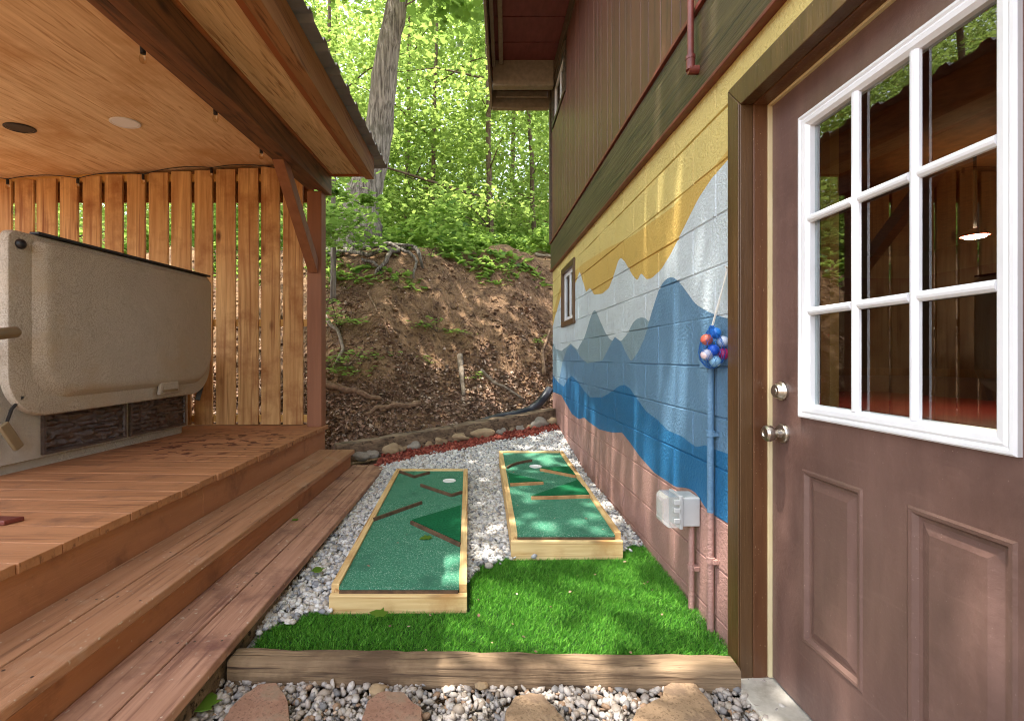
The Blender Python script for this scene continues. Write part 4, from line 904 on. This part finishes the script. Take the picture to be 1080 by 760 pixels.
# ------------------------------------------------------------------ fittings on the wall
def conduit(name, y, z0, z1, x, r, coup, label, split):
    t = thing(name, label, 'conduit', (x, y, z0))
    m = MB(); m.tube([(x, y, z0), (x, y, split)], r, 12); build('painted_pipe', m, [paints[0]], t, smooth=True, angle=40)
    if z1 > split + .01:
        m = MB(); m.tube([(x, y, split + .0005), (x, y, z1)], r, 12); build('pipe', m, [paints[2]], t, smooth=True, angle=40)
    for zc in coup:
        m = MB(); m.tube([(x, y, zc - .014), (x, y, zc - .012), (x, y, zc + .012), (x, y, zc + .014)], [r + .001, r + .005, r + .005, r + .001], 12)
        m.box(x, XW - .001, y - .03, y + .03, zc - .008, zc + .008)
        build('pipe_strap', m, [paints[0] if zc < split else paints[2]], t, smooth=True, angle=40)
    return t
yC = .94 * F / (748 - PU)
tc_ = conduit('conduit_pipe', yC, .03, H - .04, .945, .0135, (H - (457 - PV) * yC / F, H - (590 - PV) * yC / F), 'long painted conduit pipe on the mural, blue above and pink below', H - (540 - PV) * yC / F)
m = MB(); m.box(.915, XW - .001, yC - .02, yC + .035, H - .045, H + .065); build('conduit_body', m, [paints[2]], tc_, bevel=.006)
yO = 2.085
tb = thing('outlet_box', 'grey weatherproof outlet box with clear cover on the pink wall', 'outlet box', (.93, yO, .4))
zb0, zb1 = H - (556 - PV) * yO / F + .005, H - (521 - PV) * yO / F
m = MB(); m.box(.888, XW - .001, yO - .035, yO + .075, zb0 + .01, zb1 - .005); build('box', m, 'greyplastic', tb, bevel=.006)
m = MB(); m.box(.872, .887, yO - .042, yO + .082, zb0, zb1 + .004); build('cover_frame', m, 'greyplastic', tb, bevel=.004)
def hood(i, h): return [(.8715 - h, yO - .036 + i, zb0 + .006 + i), (.8715 - h, yO - .036 + i, zb1 - .002 - i), (.8715 - h, yO + .076 - i, zb1 - .002 - i), (.8715 - h, yO + .076 - i, zb0 + .006 + i)]
m = MB(); m.loft([hood(0, 0), hood(0, .045), hood(.012, .062), hood(.025, .066)]); build('cover', m, 'clear', tb)
for zc in (zb0 + .03, zb0 + .075, zb0 + .11):
    m = MB(); m.box(.845, .871, yO - .050, yO - .043, zc, zc + .02); build('hinge', m, 'greyplastic', tb, bevel=.002)
m = MB(); m.tube([(.94, yO, zb0 + .012), (.94, yO, .05)], .013, 12); zc = H - (597 - PV) * yO / F; m.tube([(.94, yO, zc - .012), (.94, yO, zc + .012)], .018, 12); m.box(.94, XW - .001, yO - .03, yO + .03, zc - .008, zc + .008); build('conduit', m, [paints[0]], tb, smooth=True, angle=40)
# maroon pipe on the siding
yP = .90 * F / (727 - PU); zP = H + (377 - 74) * yP / F
m = MB(); m.tube([(.905, yP, zP + .02), (.905, yP, 4.9)], .0135, 12); t = thing('drain_pipe', 'thin maroon pipe with an elbow on the brown siding', 'pipe', (.905, yP, zP)); build('pipe', m, 'maroon', t, smooth=True, angle=40)
m = MB(); m.tube([(.905, yP, zP + .045), (.905, yP, zP + .012), (.905, yP, zP + .0)], [.018, .018, .019], 12); m.tube([(.895, yP, zP), (.915, yP, zP), (.937, yP, zP)], [.018, .019, .019], 12); m.tube([(.905, yP, zP + .06), (.905, yP, zP + .045)], .020, 12); build('elbow', m, 'maroon', t, smooth=True, angle=40)

# net bag of golf balls hanging by the casing
bx, by, bz = .912, 1.845, H - (366 - PV) * 1.845 / F
hook = (XW - .004, 1.815, H + (377 - 281) * 1.80 / F)
bag = thing('net_bag', 'blue net bag hung on the wall beside the door, full of balls', 'net bag', hook)
MAT['net'] = M('blue_net', sc(30, 96, 176), sc(40, 110, 190), rough=.5)
m = MB(); topz = bz + .085
prof = [(.006, topz), (.016, topz - .018), (.033, topz - .045), (.046, bz + .015), (.052, bz - .02), (.046, bz - .052), (.026, bz - .075), (.006, bz - .084)]
nA = 9
for k in range(nA):
    for sgn in (1, -1):
        pts_ = []
        for q, (r, z) in enumerate(prof):
            a = 2 * math.pi * k / nA + sgn * q * math.pi / nA
            pts_.append((bx + r * math.cos(a) * .9, by + r * math.sin(a), z))
        m.tube(pts_, .0008, 4, cap=False)
build('net', m, 'net', bag)
MAT['film'] = glassmat('blue_net_film', (.74, .86, .98, 1), .4)
m = MB(); m.loft([[(bx + r * .93 * math.cos(a), by + r * 1.02 * math.sin(a), z) for a in [2 * math.pi * k / 20 for k in range(20)]] for r, z in prof], cap0=True); build('sack', m, 'film', bag, smooth=True)
MAT['string'] = M('white_string', sc(220, 216, 206), rough=.8)
m = MB(); m.tube([(bx, by, topz - .004), (bx + .02, by - .012, topz + .09), hook], .0022, 6); m.tube([(bx + .004, by, topz - .004), (bx + .03, by - .006, topz + .10), (hook[0], hook[1] + .012, hook[2])], .002, 6); m.tube([(hook[0] - .012, hook[1], hook[2]), (hook[0] + .01, hook[1], hook[2])], .004, 8); build('drawstring', m, 'string', bag)
balls = [((748, 358), (222, 106, 84), 'coral pink golf ball at the top left of the net bag'), ((755, 369), (52, 96, 196), 'royal blue golf ball in the middle of the net bag'), ((765, 360), (214, 218, 232), 'white golf ball at the upper right of the net bag'),
         ((748, 374), (214, 190, 192), 'pale pink golf ball at the lower left of the net bag'), ((757, 381), (176, 206, 214), 'pale aqua golf ball at the bottom of the net bag'), ((766, 373), (214, 44, 104), 'magenta golf ball at the right of the net bag'), ((757, 351), (46, 120, 200), 'sky blue golf ball at the top of the net bag')]
for i, ((u, v), c, lab) in enumerate(balls):
    mt = M('ball_paint', sc(*c), rough=.3, spec=.5); dx = -.022 if i in (1, 0, 4) else (.004 if i != 6 else -.004)
    yb_ = by + (-.004 if i in (1, 4) else .006); x = bx + dx * .5; yb_ = by
    p = up_y(u, v, by - (.012 if i in (1, 4, 3) else 0)); m = MB(); m.ball((p[0] - .01, p[1], p[2]), .0225, 3)
    tag(build('golf_ball', m, mt, smooth=True, loc=(p[0], p[1], p[2])), lab, 'ball', 'golf balls in the net bag')

# black corrugated drain at the wall corner
q = [(.95, 6.36, .74), (.89, 6.26, .67), (.79, 6.19, .57), (.66, 6.10, .49), (.45, 6.0, .44), (.25, 5.9, .42), (.0, 5.78, .36)]
path = []
for a, b in zip(q[:-1], q[1:]):
    for t in np.linspace(0, 1, 14)[:-1]: path.append(Vector(a).lerp(Vector(b), t))
m = MB(); m.tube(path, [.052 + (.005 if i % 2 else 0) for i in range(len(path))], 14)
tag(build('drain_hose', m, 'drain', smooth=True, loc=(.9, 6.3, .5)), 'black corrugated drain hose curving behind the timber to the wall', 'drain hose')

# ------------------------------------------------------------------ bank: litter, sticks, roots, seedlings
def on_bank(u, v):
    """walk the pixel ray until it meets the hillside"""
    y = 4.6
    while y < 40:
        x = (u - PU) * y / F; z = H - (v - PV) * y / F
        if y > yt(x) and z <= hz(x, y): return Vector((x, y, hz(x, y)))
        y += .02
    return Vector((x, y, z))
C = []
while len(C) < 26000:
    x = random.uniform(-5.5, 1.4); s = abs(random.gauss(0, 1)) * 1.1 + random.uniform(0, .3)
    if s > 3.4: continue
    if s > 1.0 and random.random() < min(.9, .45 + .25 * s) and mnoise.noise(Vector((x * 1.3, s * 1.3, 2))) < .25: continue
    y = yt(x) + s + .02; C.append((x, y, hz(x, y) + random.uniform(0, .02)))
C = np.array(C); o = npmesh('leaf_litter', leaves(C, .025 + .05 * rng.random(len(C)) ** 1.5, .45, OVAL), 0, 6, 'litter'); tag(o, 'brown dry leaf litter covering the lower earth bank', 'leaf litter'); kind(o, 'stuff')
m = MB()
for _ in range(1500):   # small twigs among the litter
    x = random.uniform(-4.5, 1.3); s = random.uniform(.05, 2.9); y = yt(x) + s; L = random.uniform(.06, .34); a = random.uniform(0, math.pi)
    p = []
    for t in (-1, 0, 1):
        xx = x + math.cos(a) * L * t / 2 + random.uniform(-.01, .01); yy = y + math.sin(a) * L * t / 2; p.append((xx, yy, hz(xx, yy) + .012))
    m.tube(p, [.004, .005, .002], 5)
o = build('twigs', m, 'stick'); tag(o, 'small dead twigs strewn over the earth bank', 'twigs'); kind(o, 'stuff')
m = MB()
for _ in range(260):
    x = random.uniform(-4, 1.3); s = random.uniform(.1, 3.0); y = yt(x) + s; r = random.uniform(.012, .045); m.ball((x, y, hz(x, y) + r * .2), r, 2, sz=.7, nz=.5, nseed=_)
o = build('clods', m, 'soil', smooth=True); tag(o, 'small earth clods and stones on the bare bank', 'clods'); kind(o, 'stuff')
def branch(name, pix, r, mat, label, cat='branch', lift=.02, group=None, n=9):
    P = [on_bank(*p) for p in pix]; pts_ = []
    for a, b in zip(P[:-1], P[1:]):
        for t in np.linspace(0, 1, 7)[:-1]:
            q_ = a.lerp(b, t); q_.z = hz(q_.x, q_.y) + lift + .01 * mnoise.noise(q_ * 5); pts_.append(q_)
    e = P[-1].copy(); e.z += lift; pts_.append(e); k = len(pts_)
    m = MB(); m.tube(pts_, [r * (1 - .55 * i / k) for i in range(k)], n, wob=.3)
    return tag(build(name, m, mat, smooth=True, loc=tuple(P[0])), label, cat, group)
branch('dead_branch', [(343, 409), (362, 414), (388, 423), (402, 424)], .05, 'stick', 'thick dark dead branch low on the bank beside the post', lift=.03)
branch('dead_branch', [(443, 428), (420, 431), (398, 432), (384, 440)], .04, 'stick', 'curved orange brown branch lying just above the timber', lift=.03)
branch('dead_branch', [(485, 378), (487, 398), (489, 420)], .045, 'stick_grey', 'short grey log pointing down the bank', lift=.03)
branch('dead_branch', [(507, 392), (525, 408), (552, 424)], .025, 'stick_grey', 'thin pale stick slanting down the bank toward the wall', lift=.02)
branch('dead_branch', [(574, 398), (572, 372), (580, 350)], .03, 'root', 'upright brown stick leaning at the house corner', lift=.03)
branch('dead_branch', [(342, 335), (356, 352), (362, 372), (352, 392)], .03, 'stick_grey', 'crooked grey limb on the bank near the pavilion post', lift=.04)
branch('dead_branch', [(388, 310), (394, 322), (398, 332)], .016, 'root', 'thin stick standing out of bare soil left of the middle')
branch('dead_branch', [(478, 258), (484, 268), (486, 278)], .014, 'root', 'short thin stick high on the bare bank')
branch('fallen_log', [(446, 234), (480, 245), (512, 250)], .07, 'stick_grey', 'grey fallen log along the top edge of the bank', 'log', lift=.05)
branch('fallen_log', [(545, 262), (566, 270), (582, 274)], .05, 'stick_grey', 'short fallen log near the house at the bank top', 'log', lift=.04)

def tree(name, base, pts, rs, label, cat='tree', bark='bark_dark', clumps=(), per=60, lsize=.12, lm='leaf_near', shape=KITE, csz=.35, flat=.35, upw=1.0, group=None, limbs=.8, extra=None):
    t = thing(name, label, cat, tuple(base), group); m = MB()
    P = []; RR = []
    for (a, ra), (b, rb) in zip(list(zip(pts, rs))[:-1], list(zip(pts, rs))[1:]):
        for q in np.linspace(0, 1, 6)[:-1]:
            v = Vector(a).lerp(Vector(b), q); P.append(v); RR.append(ra + (rb - ra) * q)
    P.append(Vector(pts[-1])); RR.append(rs[-1])
    for i in range(1, len(P) - 1): P[i] = P[i] + Vector((mnoise.noise(P[i] * .8), mnoise.noise(P[i] * .8 + Vector((9, 9, 9))), 0)) * RR[i] * .6
    m.tube(P, RR, 14 if rs[0] > .12 else 8, wob=.18 if rs[0] > .12 else .05)
    if extra: extra(m)
    if limbs:
        for c in clumps:
            if random.random() > limbs: continue
            c = Vector(c); cand = [i for i, p in enumerate(P) if p.z < c.z - .05]
            i = max(cand, key=lambda k: P[k].z - .6 * (P[k] - c).length) if cand else 0
            mid = P[i].lerp(c, .5) + Vector((0, 0, .08 * (c - P[i]).length)); r0 = min(RR[i] * .6, .008 + .008 * (c - P[i]).length)
            m.tube([P[i], P[i].lerp(mid, .5), mid, mid.lerp(c, .5), c], [r0, r0 * .8, r0 * .6, r0 * .4, r0 * .15], 6)
    build('trunk', m, bark, t, smooth=True)
    if clumps:
        cc = []
        for c in clumps:
            k = int(per * random.uniform(.6, 1.4)); g = rng.normal(size=(k, 3)) * np.array([csz, csz, csz * flat]) * random.uniform(.7, 1.3); cc.append(g + np.array(c))
        cc = np.concatenate(cc); npmesh('crown', leaves(cc, lsize * (.6 + .8 * rng.random(len(cc))), upw, shape), 0, len(shape), lm, t)
    return t
# the big leaning grey trunk with flared roots
Yb = 8.7; b0 = Vector(((376 - PU) * Yb / F, Yb, 0)); b0.z = hz(b0.x, b0.y) - .1
def roots(m):
    for pix, r in (([(385, 243), (405, 254), (428, 262), (447, 258)], .07), ([(372, 250), (356, 262), (344, 276)], .08), ([(392, 248), (372, 264), (356, 272), (338, 274)], .07), ([(400, 250), (413, 268), (408, 280), (396, 290)], .05), ([(420, 256), (438, 266), (446, 284)], .05), ([(445, 258), (420, 268), (390, 274), (350, 272)], .055), ([(340, 268), (380, 268), (415, 262), (440, 264)], .05), ([(362, 260), (384, 278), (402, 286)], .035), ([(352, 266), (392, 262), (425, 268), (440, 280), (436, 294)], .04)):
        Q = [on_bank(*p) for p in pix]; pts_ = []
        for a, b in zip(Q[:-1], Q[1:]):
            for t in np.linspace(0, 1, 6)[:-1]:
                q_ = a.lerp(b, t); q_.z = max(q_.z, hz(q_.x, q_.y)) + .05 + .04 * mnoise.noise(q_ * 3); q_.y -= .06; pts_.append(q_)
        pts_.append(Q[-1]); k = len(pts_); m.tube(pts_, [r * (1 - .6 * i / k) for i in range(k)], 8, wob=.3)
T = lambda u, v, y: Vector(up_y(u, v, y))
bigc = []
for _ in range(32):
    bigc.append((random.uniform(-5.0, 1.0), random.uniform(4.6, 9.5), random.uniform(7.6, 11.0)))
tree('big_tree', b0, [b0, T(378, 222, Yb), T(384, 189, Yb), T(396, 120, Yb), T(409, 57, Yb), T(420, 0, Yb), T(432, -70, Yb), T(448, -160, Yb)], [.50, .34, .285, .25, .205, .185, .15, .1],
     'big grey leaning tree trunk with exposed roots at the top of the bank', bark='bark', clumps=bigc, per=150, lsize=.17, lm='leaf_near', shape=MAPLE, csz=.55, flat=.3, extra=roots)
# understory saplings, each with flat sprays of leaves
def sprays(cs, n, su, sv, y):   # leaf spray centres around pixel centres
    out = []
    for (u, v) in cs:
        for _ in range(n):
            yy = y + random.uniform(-1.3, .5); out.append(up_y(u + random.gauss(0, su), v + random.gauss(0, sv), yy))
    return out
def sap(name, base_uv, path, r, label, cl_, y, per=85, lsize=.125, shape=MAPLE, csz=.26, n=3, su=14, sv=10, lm='leaf_near', bark='bark_dark'):
    b = on_bank(*base_uv); y = b.y if y is None else y
    pts_ = [b - Vector((0, 0, .05))] + [T(u, v, b.y + (y - b.y) * (i + 1) / len(path)) for i, (u, v) in enumerate(path)]
    k = len(pts_); tree(name, b, pts_, [r * (1 - .5 * i / k) for i in range(k)], label, 'sapling', bark, sprays(cl_, n, su, sv, y), per, lsize, lm, shape, csz, .25, 1.4, limbs=.45)
sap('sapling', (443, 236), [(446, 215), (450, 170), (458, 100), (462, 60)], .045, 'slender maple sapling with a kinked stem in the middle of the gap', [(410, 200), (425, 180), (450, 205), (470, 190), (440, 160), (395, 215), (430, 225), (470, 150), (480, 215), (405, 165), (445, 130), (380, 222), (365, 205), (400, 190), (390, 235), (415, 235), (455, 225)], None, n=3)
sap('sapling', (427, 228), [(427, 190), (429, 120), (432, 50), (436, -30)], .04, 'straight thin sapling just right of the big trunk', [(400, 20), (430, 20), (380, 40), (440, 50), (355, 40), (350, 90), (365, 15), (345, 65), (455, 25), (405, 35), (390, 10), (415, 55), (372, 70), (350, 120), (475, 15), (500, 45)], None, n=3)
sap('sapling', (518, 236), [(519, 200), (522, 150), (521, 100), (520, 40)], .055, 'darker sapling stem under the house eave, right of the gap', [(500, 100), (520, 60), (490, 40), (540, 130), (555, 150), (505, 140), (480, 70), (500, 20)], None, n=3)
sap('sapling', (568, 228), [(566, 190), (560, 150), (556, 130), (552, 90)], .05, 'curved forked sapling between the eave and the house corner', [(560, 130), (545, 140), (572, 150), (550, 165), (570, 180)], None, n=3)
sap('sapling', (352, 318), [(352, 270), (351, 220), (352, 186), (352, 120)], .045, 'pale grey sapling stem beside the pavilion post', [(352, 210), (360, 235), (348, 180), (370, 215), (356, 255)], None, n=3, bark='bark', csz=.16, lsize=.085)
# seedlings and ferny plants on the bank
def seedling(uv, cs, label, h=.18, per=40, lsize=.07, csz=.12, shape=OVAL, name='seedling'):
    b = on_bank(*uv); t = thing(name, label, 'plant', tuple(b), 'green seedlings growing on the bank'); m = MB(); cc = []
    for (du, dv) in cs:
        sc_ = b.y / F; tip = b + Vector((du * sc_, random.uniform(-.25, .05), -dv * sc_ + .02)); tip.z = max(tip.z, hz(tip.x, tip.y) + .06)
        m.tube([b, b.lerp(tip, .5) + Vector((0, 0, .06)), tip], [.006, .005, .002], 5)
        for q in (.45, .7, 1):
            k = int(per * q / 2); c = b.lerp(tip, q) + Vector((0, 0, .04 * (1 - q))); cc.append(rng.normal(size=(k, 3)) * np.array([csz, csz * .8, csz * .16]) + np.array(c))
    build('stem', m, 'bark_dark', t); cc = np.concatenate(cc)
    npmesh('leaves', leaves(cc, lsize * (.6 + .7 * rng.random(len(cc))), 2.2, shape), 0, len(shape), 'leaf_ground', t)
seedling((462, 352), [(-18, -8), (14, 2), (-4, -14), (24, 2), (-26, 0)], 'bright green seedling alone on the bare middle of the bank', per=22, csz=.10, lsize=.075)
seedling((350, 300), [(0, -20), (6, -36), (-4, -10), (10, -6), (2, -50)], 'leafy green seedling close to the pavilion post, highest on the left', csz=.11)
seedling((356, 345), [(-8, -12), (14, -4), (28, 6), (-4, -25)], 'seedling with layered leaves halfway up the bank by the post', csz=.12)
seedling((365, 388), [(-16, -8), (10, -16), (30, -12), (-14, 4), (16, 6)], 'low spreading seedling over the dark branch by the post', csz=.13)
seedling((452, 386), [(0, -8), (8, -2)], 'small seedling low on the bank beside the grey log', csz=.05, per=12, lsize=.05)
seedling((502, 402), [(3, -8), (-5, -3)], 'tiny seedling among sticks low on the bank', csz=.04, per=12, lsize=.05)
seedling((568, 366), [(-4, -6), (4, -10), (0, 0)], 'little green sprig on the bank near the house corner', csz=.05, per=14, lsize=.05)
seedling((456, 272), [(-10, -8), (8, -10), (0, 2)], 'small weed clump on the bare upper bank', csz=.07, per=18, lsize=.05)
seedling((540, 290), [(-10, -6), (10, -8), (0, 2)], 'sparse weed clump on the upper bank toward the house', csz=.08, per=18, lsize=.05)
seedling((420, 300), [(-10, -4), (4, -12)], 'small weed below the exposed roots', csz=.06, per=14, lsize=.05)
seedling((478, 246), [(-10, -10), (8, -14), (0, -24), (18, -4)], 'leafy sprig at the lip of the bank above the bare soil', csz=.12)
seedling((515, 252), [(-14, -8), (10, -12), (2, -22), (-4, 8)], 'green sprig beside the dark sapling at the bank top', csz=.12)
seedling((552, 256), [(-12, -8), (12, -10), (0, -20), (6, 6)], 'green sprig at the bank top nearest the house', csz=.12)
seedling((405, 246), [(-12, -14), (10, -18), (0, -30), (18, -8)], 'leafy sprig growing over the exposed roots', csz=.13)
# undergrowth along the top of the bank (nobody could count it)
C = []
while len(C) < 11000:
    x = random.uniform(-7, 2.6); s = (2.9 + abs(random.gauss(0, 3.6))) if random.random() < .86 else random.uniform(2.3, 3.1); y = yt(x) + s
    nn = mnoise.noise(Vector((x * .9, y * .9, 0)))
    if nn < -.05 + (.22 if s < 3.4 else 0): continue
    C.append((x, y, hz(x, y) + .05 + random.random() ** .7 * (.35 + 1.3 * max(0, nn)) * min(1, (s - 2.6))))
C = np.array(C); o = npmesh('undergrowth', leaves(C, .08 + .09 * rng.random(len(C)), .9, MAPLE), 0, 12, 'leaf_ground'); tag(o, 'low bright green undergrowth along the top of the bank', 'undergrowth'); kind(o, 'stuff')
# forest trees farther up the slope
far = [(-4.2, 13, .16, 'slim forest tree behind the big leaning trunk'), (-1.4, 14, .12, 'slim forest tree behind the middle of the gap'), (.3, 12.5, .13, 'dark forest tree seen just left of the eave'), (1.6, 13.5, .12, 'forest tree seen under the eave'), (-2.6, 17, .18, 'forest tree up the slope between big trunk and middle saplings'), (-.4, 19, .2, 'tall forest tree far up the slope in the middle'), (1.4, 20, .2, 'tall forest tree far up the slope beside the eave'), (-5.6, 18, .2, 'forest tree up the slope beyond the metal roof edge'), (3.2, 18, .2, 'forest tree up the slope behind the house corner'), (-8, 15, .18, 'forest tree behind the slat screen'), (-6.5, 10.5, .14, 'young forest tree close behind the slat screen'), (-9.5, 11, .16, 'forest tree behind the far left of the slat screen')]
for x, y, r, lab in far:
    b = Vector((x, y, hz(x, y) - .1)); h = random.uniform(9, 14); lean = random.uniform(-.6, .6)
    cl_ = [(x + random.gauss(0, 1.7) + lean * .6, y + random.gauss(0, 1.5), b.z + .5 + (h - .5) * random.random() ** 1.1) for _ in range(34)]
    tree('forest_tree', b, [b, b + Vector((lean * .2, 0, h * .3)), b + Vector((lean * .6, .1, h * .65)), b + Vector((lean, 0, h))], [r * .62, r * .5, r * .34, r * .08], lab, 'tree', 'bark_dark', cl_, 150, .135, 'leaf_far', KITE, .55, .35, .9, 'forest trees up the slope', limbs=.3)
# the wood far beyond, one mass of leaves
C = []
while len(C) < 190000:
    y = 12.5 + 29 * random.random() ** 1.4; x = random.uniform(-1.25 * y, .42 * y); z = hz(x, y) + 14 * random.random() ** 1.25
    if mnoise.noise(Vector((x * .35, y * .35, z * .45))) + .5 * mnoise.noise(Vector((x * .9, y * .9, z * 1.1))) < .02: continue
    C.append((x, y, z))
C = np.array(C); o = npmesh('woodland', leaves(C, (.12 + .14 * rng.random(len(C))) * (C[:, 1] / 24), .7, KITE), 0, 4, 'leaf_far'); tag(o, 'sunlit green woodland filling the slope far beyond the trunks', 'woodland'); kind(o, 'stuff')
# tree standing left of the pavilion whose crown shades the yard
cl_ = []
while len(cl_) < 56:
    c = (random.uniform(-6.2, 1.0), random.uniform(-1.0, 6.0), random.uniform(7.2, 9.8))
    # leave gaps for the sun flecks
    sx, sy = c[0] + .24 * c[2], c[1] + .07 * c[2]
    if mnoise.noise(Vector((sx * 1.5, sy * 1.1, 4.4))) > .04: continue
    cl_.append(c)
b = Vector((-7.6, 3.2, -.1))
tree('shade_tree', b, [b, (-7.2, 3.2, 3), (-6.2, 3.1, 6), (-4.5, 3.0, 8.2), (-2.5, 2.8, 9.2)], [.3, .25, .22, .16, .06], 'broad maple whose leafy crown overhangs the pavilion and yard', 'tree', 'bark', cl_, 80, .17, 'leaf_near', MAPLE, .42, .3)

# a few fallen green leaves
def fallen(p, s, rot, label):
    P = [(p[0] + s * (q[0] * math.cos(rot) - q[1] * math.sin(rot)), p[1] + s * (q[0] * math.sin(rot) + q[1] * math.cos(rot)), p[2] + .004 + s * (.12 * abs(q[0]))) for q in MAPLE]
    m = MB(); n = len(P); m.add(P + [(a, b_, c - .0012) for a, b_, c in P], [tuple(range(n)), tuple(range(2 * n - 1, n - 1, -1))] + [(i, n + i, n + (i + 1) % n, (i + 1) % n) for i in range(n)])
    tag(build('fallen_leaf', m, 'leaf_ground', loc=tuple(p)), label, 'leaf', 'fallen green maple leaves')
p = up_z(313, 549, .14); fallen(p, .045, 1.0, 'small green leaf lying on the bottom step')
p = up_z(455, 567, .16); fallen((p[0], p[1], .162), .07, 2.0, 'green maple leaf lying on the left putting board')
p = up_z(336, 605, .08); fallen((p[0], p[1], .085), .07, .5, 'green maple leaf on white gravel beside the bottom step')
p = up_z(407, 650, .09); fallen((p[0], p[1], .095), .075, 1.3, 'yellowish leaf on the turf before the left putting board')
p = up_z(213, 752, .02); fallen((p[0], p[1], .022), .09, .2, 'large green leaf on pebbles at the corner of the bottom step')

C = []
while len(C) < 190:
    x, y = random.uniform(-1.5, .95), random.uniform(1.0, 5.2)
    if -.70 < x < -.04 and 2.1 < y < 4.05: z = .14 + (y - 2.108) * .033 + .006
    elif .17 < x < .80 and 2.6 < y < 4.49: z = .185 + (y - 2.61) * .044 + .006
    elif x < -1.22: z = .297 if x > -1.49 else None
    elif x < -.90: z = .141
    elif 1.66 < y < 1.76: continue
    else: z = gz(x, y) + (.022 if y < turf_back(x) else .02)
    if z is None or (x < -.9 and y > 4.4): continue
    C.append((x, y, z))
C = np.array(C); o = npmesh('debris', leaves(C, .008 + .014 * rng.random(len(C)), 3.0, OVAL), 0, 6, 'litter'); tag(o, 'scattered tiny dry leaf bits on turf, boards, steps and gravel', 'debris'); kind(o, 'stuff')
for (u, v), z, lab in (((545, 583), .085, 'curled dry brown leaf lying on the middle of the turf'), ((499, 592), .08, 'dry brown leaf bit at the edge of turf and white gravel'), ((505, 652), .075, 'small dry leaf on the turf near the front timber')):
    p = up_z(u, v, z); P = [(p[0] + .022 * q[0], p[1] + .03 * q[1], z + .006 + .25 * abs(q[0]) * .03) for q in OVAL]; m = MB(); n = len(P)
    m.add(P + [(a, b_, c - .0012) for a, b_, c in P], [tuple(range(n)), tuple(range(2 * n - 1, n - 1, -1))] + [(i, n + i, n + (i + 1) % n, (i + 1) % n) for i in range(n)])
    tag(build('dry_leaf', m, 'litter', loc=p), lab, 'leaf', 'dry brown leaves on the turf')

# ------------------------------------------------------------------ camera, light
cam = bpy.data.cameras.new('camera'); co = bpy.data.objects.new('camera', cam); COL.objects.link(co)
co.location = (0, 0, H); co.rotation_euler = (math.pi / 2, 0, 0)
cam.sensor_width = 36; cam.lens = F / 1080 * 36; cam.shift_x = (540 - PU) / 1080; cam.shift_y = -(380 - PV) / 1080
cam.clip_start = .05; cam.clip_end = 500
scene.camera = co
EL = math.radians(75); az = Vector((-.95, -.31)); az.normalize()
d = Vector((az.x * math.cos(EL), az.y * math.cos(EL), math.sin(EL)))
sun = bpy.data.lights.new('sun', 'SUN'); sun.energy = 2.0; sun.angle = math.radians(.53); sun.color = (1, .95, .87)
so = bpy.data.objects.new('sun', sun); COL.objects.link(so); so.rotation_euler = d.to_track_quat('Z', 'Y').to_euler(); so.location = (-4, 0, 20)
w = bpy.data.worlds.new('World'); scene.world = w; w.use_nodes = True; nt = w.node_tree
sky = nt.nodes.new('ShaderNodeTexSky'); sky.sky_type = 'NISHITA'; sky.sun_disc = False; sky.sun_elevation = EL; sky.sun_rotation = math.atan2(d.x, d.y)
sky.air_density = 1.0; sky.dust_density = 2.0; sky.ozone_density = 1.0
bg = nt.nodes['Background']; hsv = nt.nodes.new('ShaderNodeHueSaturation'); hsv.inputs['Saturation'].default_value = .45; nt.links.new(sky.outputs[0], hsv.inputs['Color']); nt.links.new(hsv.outputs[0], bg.inputs[0]); bg.inputs[1].default_value = .15
scene.view_settings.view_transform = 'Standard'; scene.view_settings.look = 'None'; scene.view_settings.gamma = 1; scene.view_settings.use_curve_mapping = False
scene.view_settings.exposure = 2.5
cy = scene.cycles; cy.max_bounces = 8; cy.diffuse_bounces = 5; cy.transparent_max_bounces = 12; cy.caustics_reflective = False; cy.caustics_refractive = False
cy.filter_width = 1.05; cy.use_denoising = True; cy.sample_clamp_indirect = 6
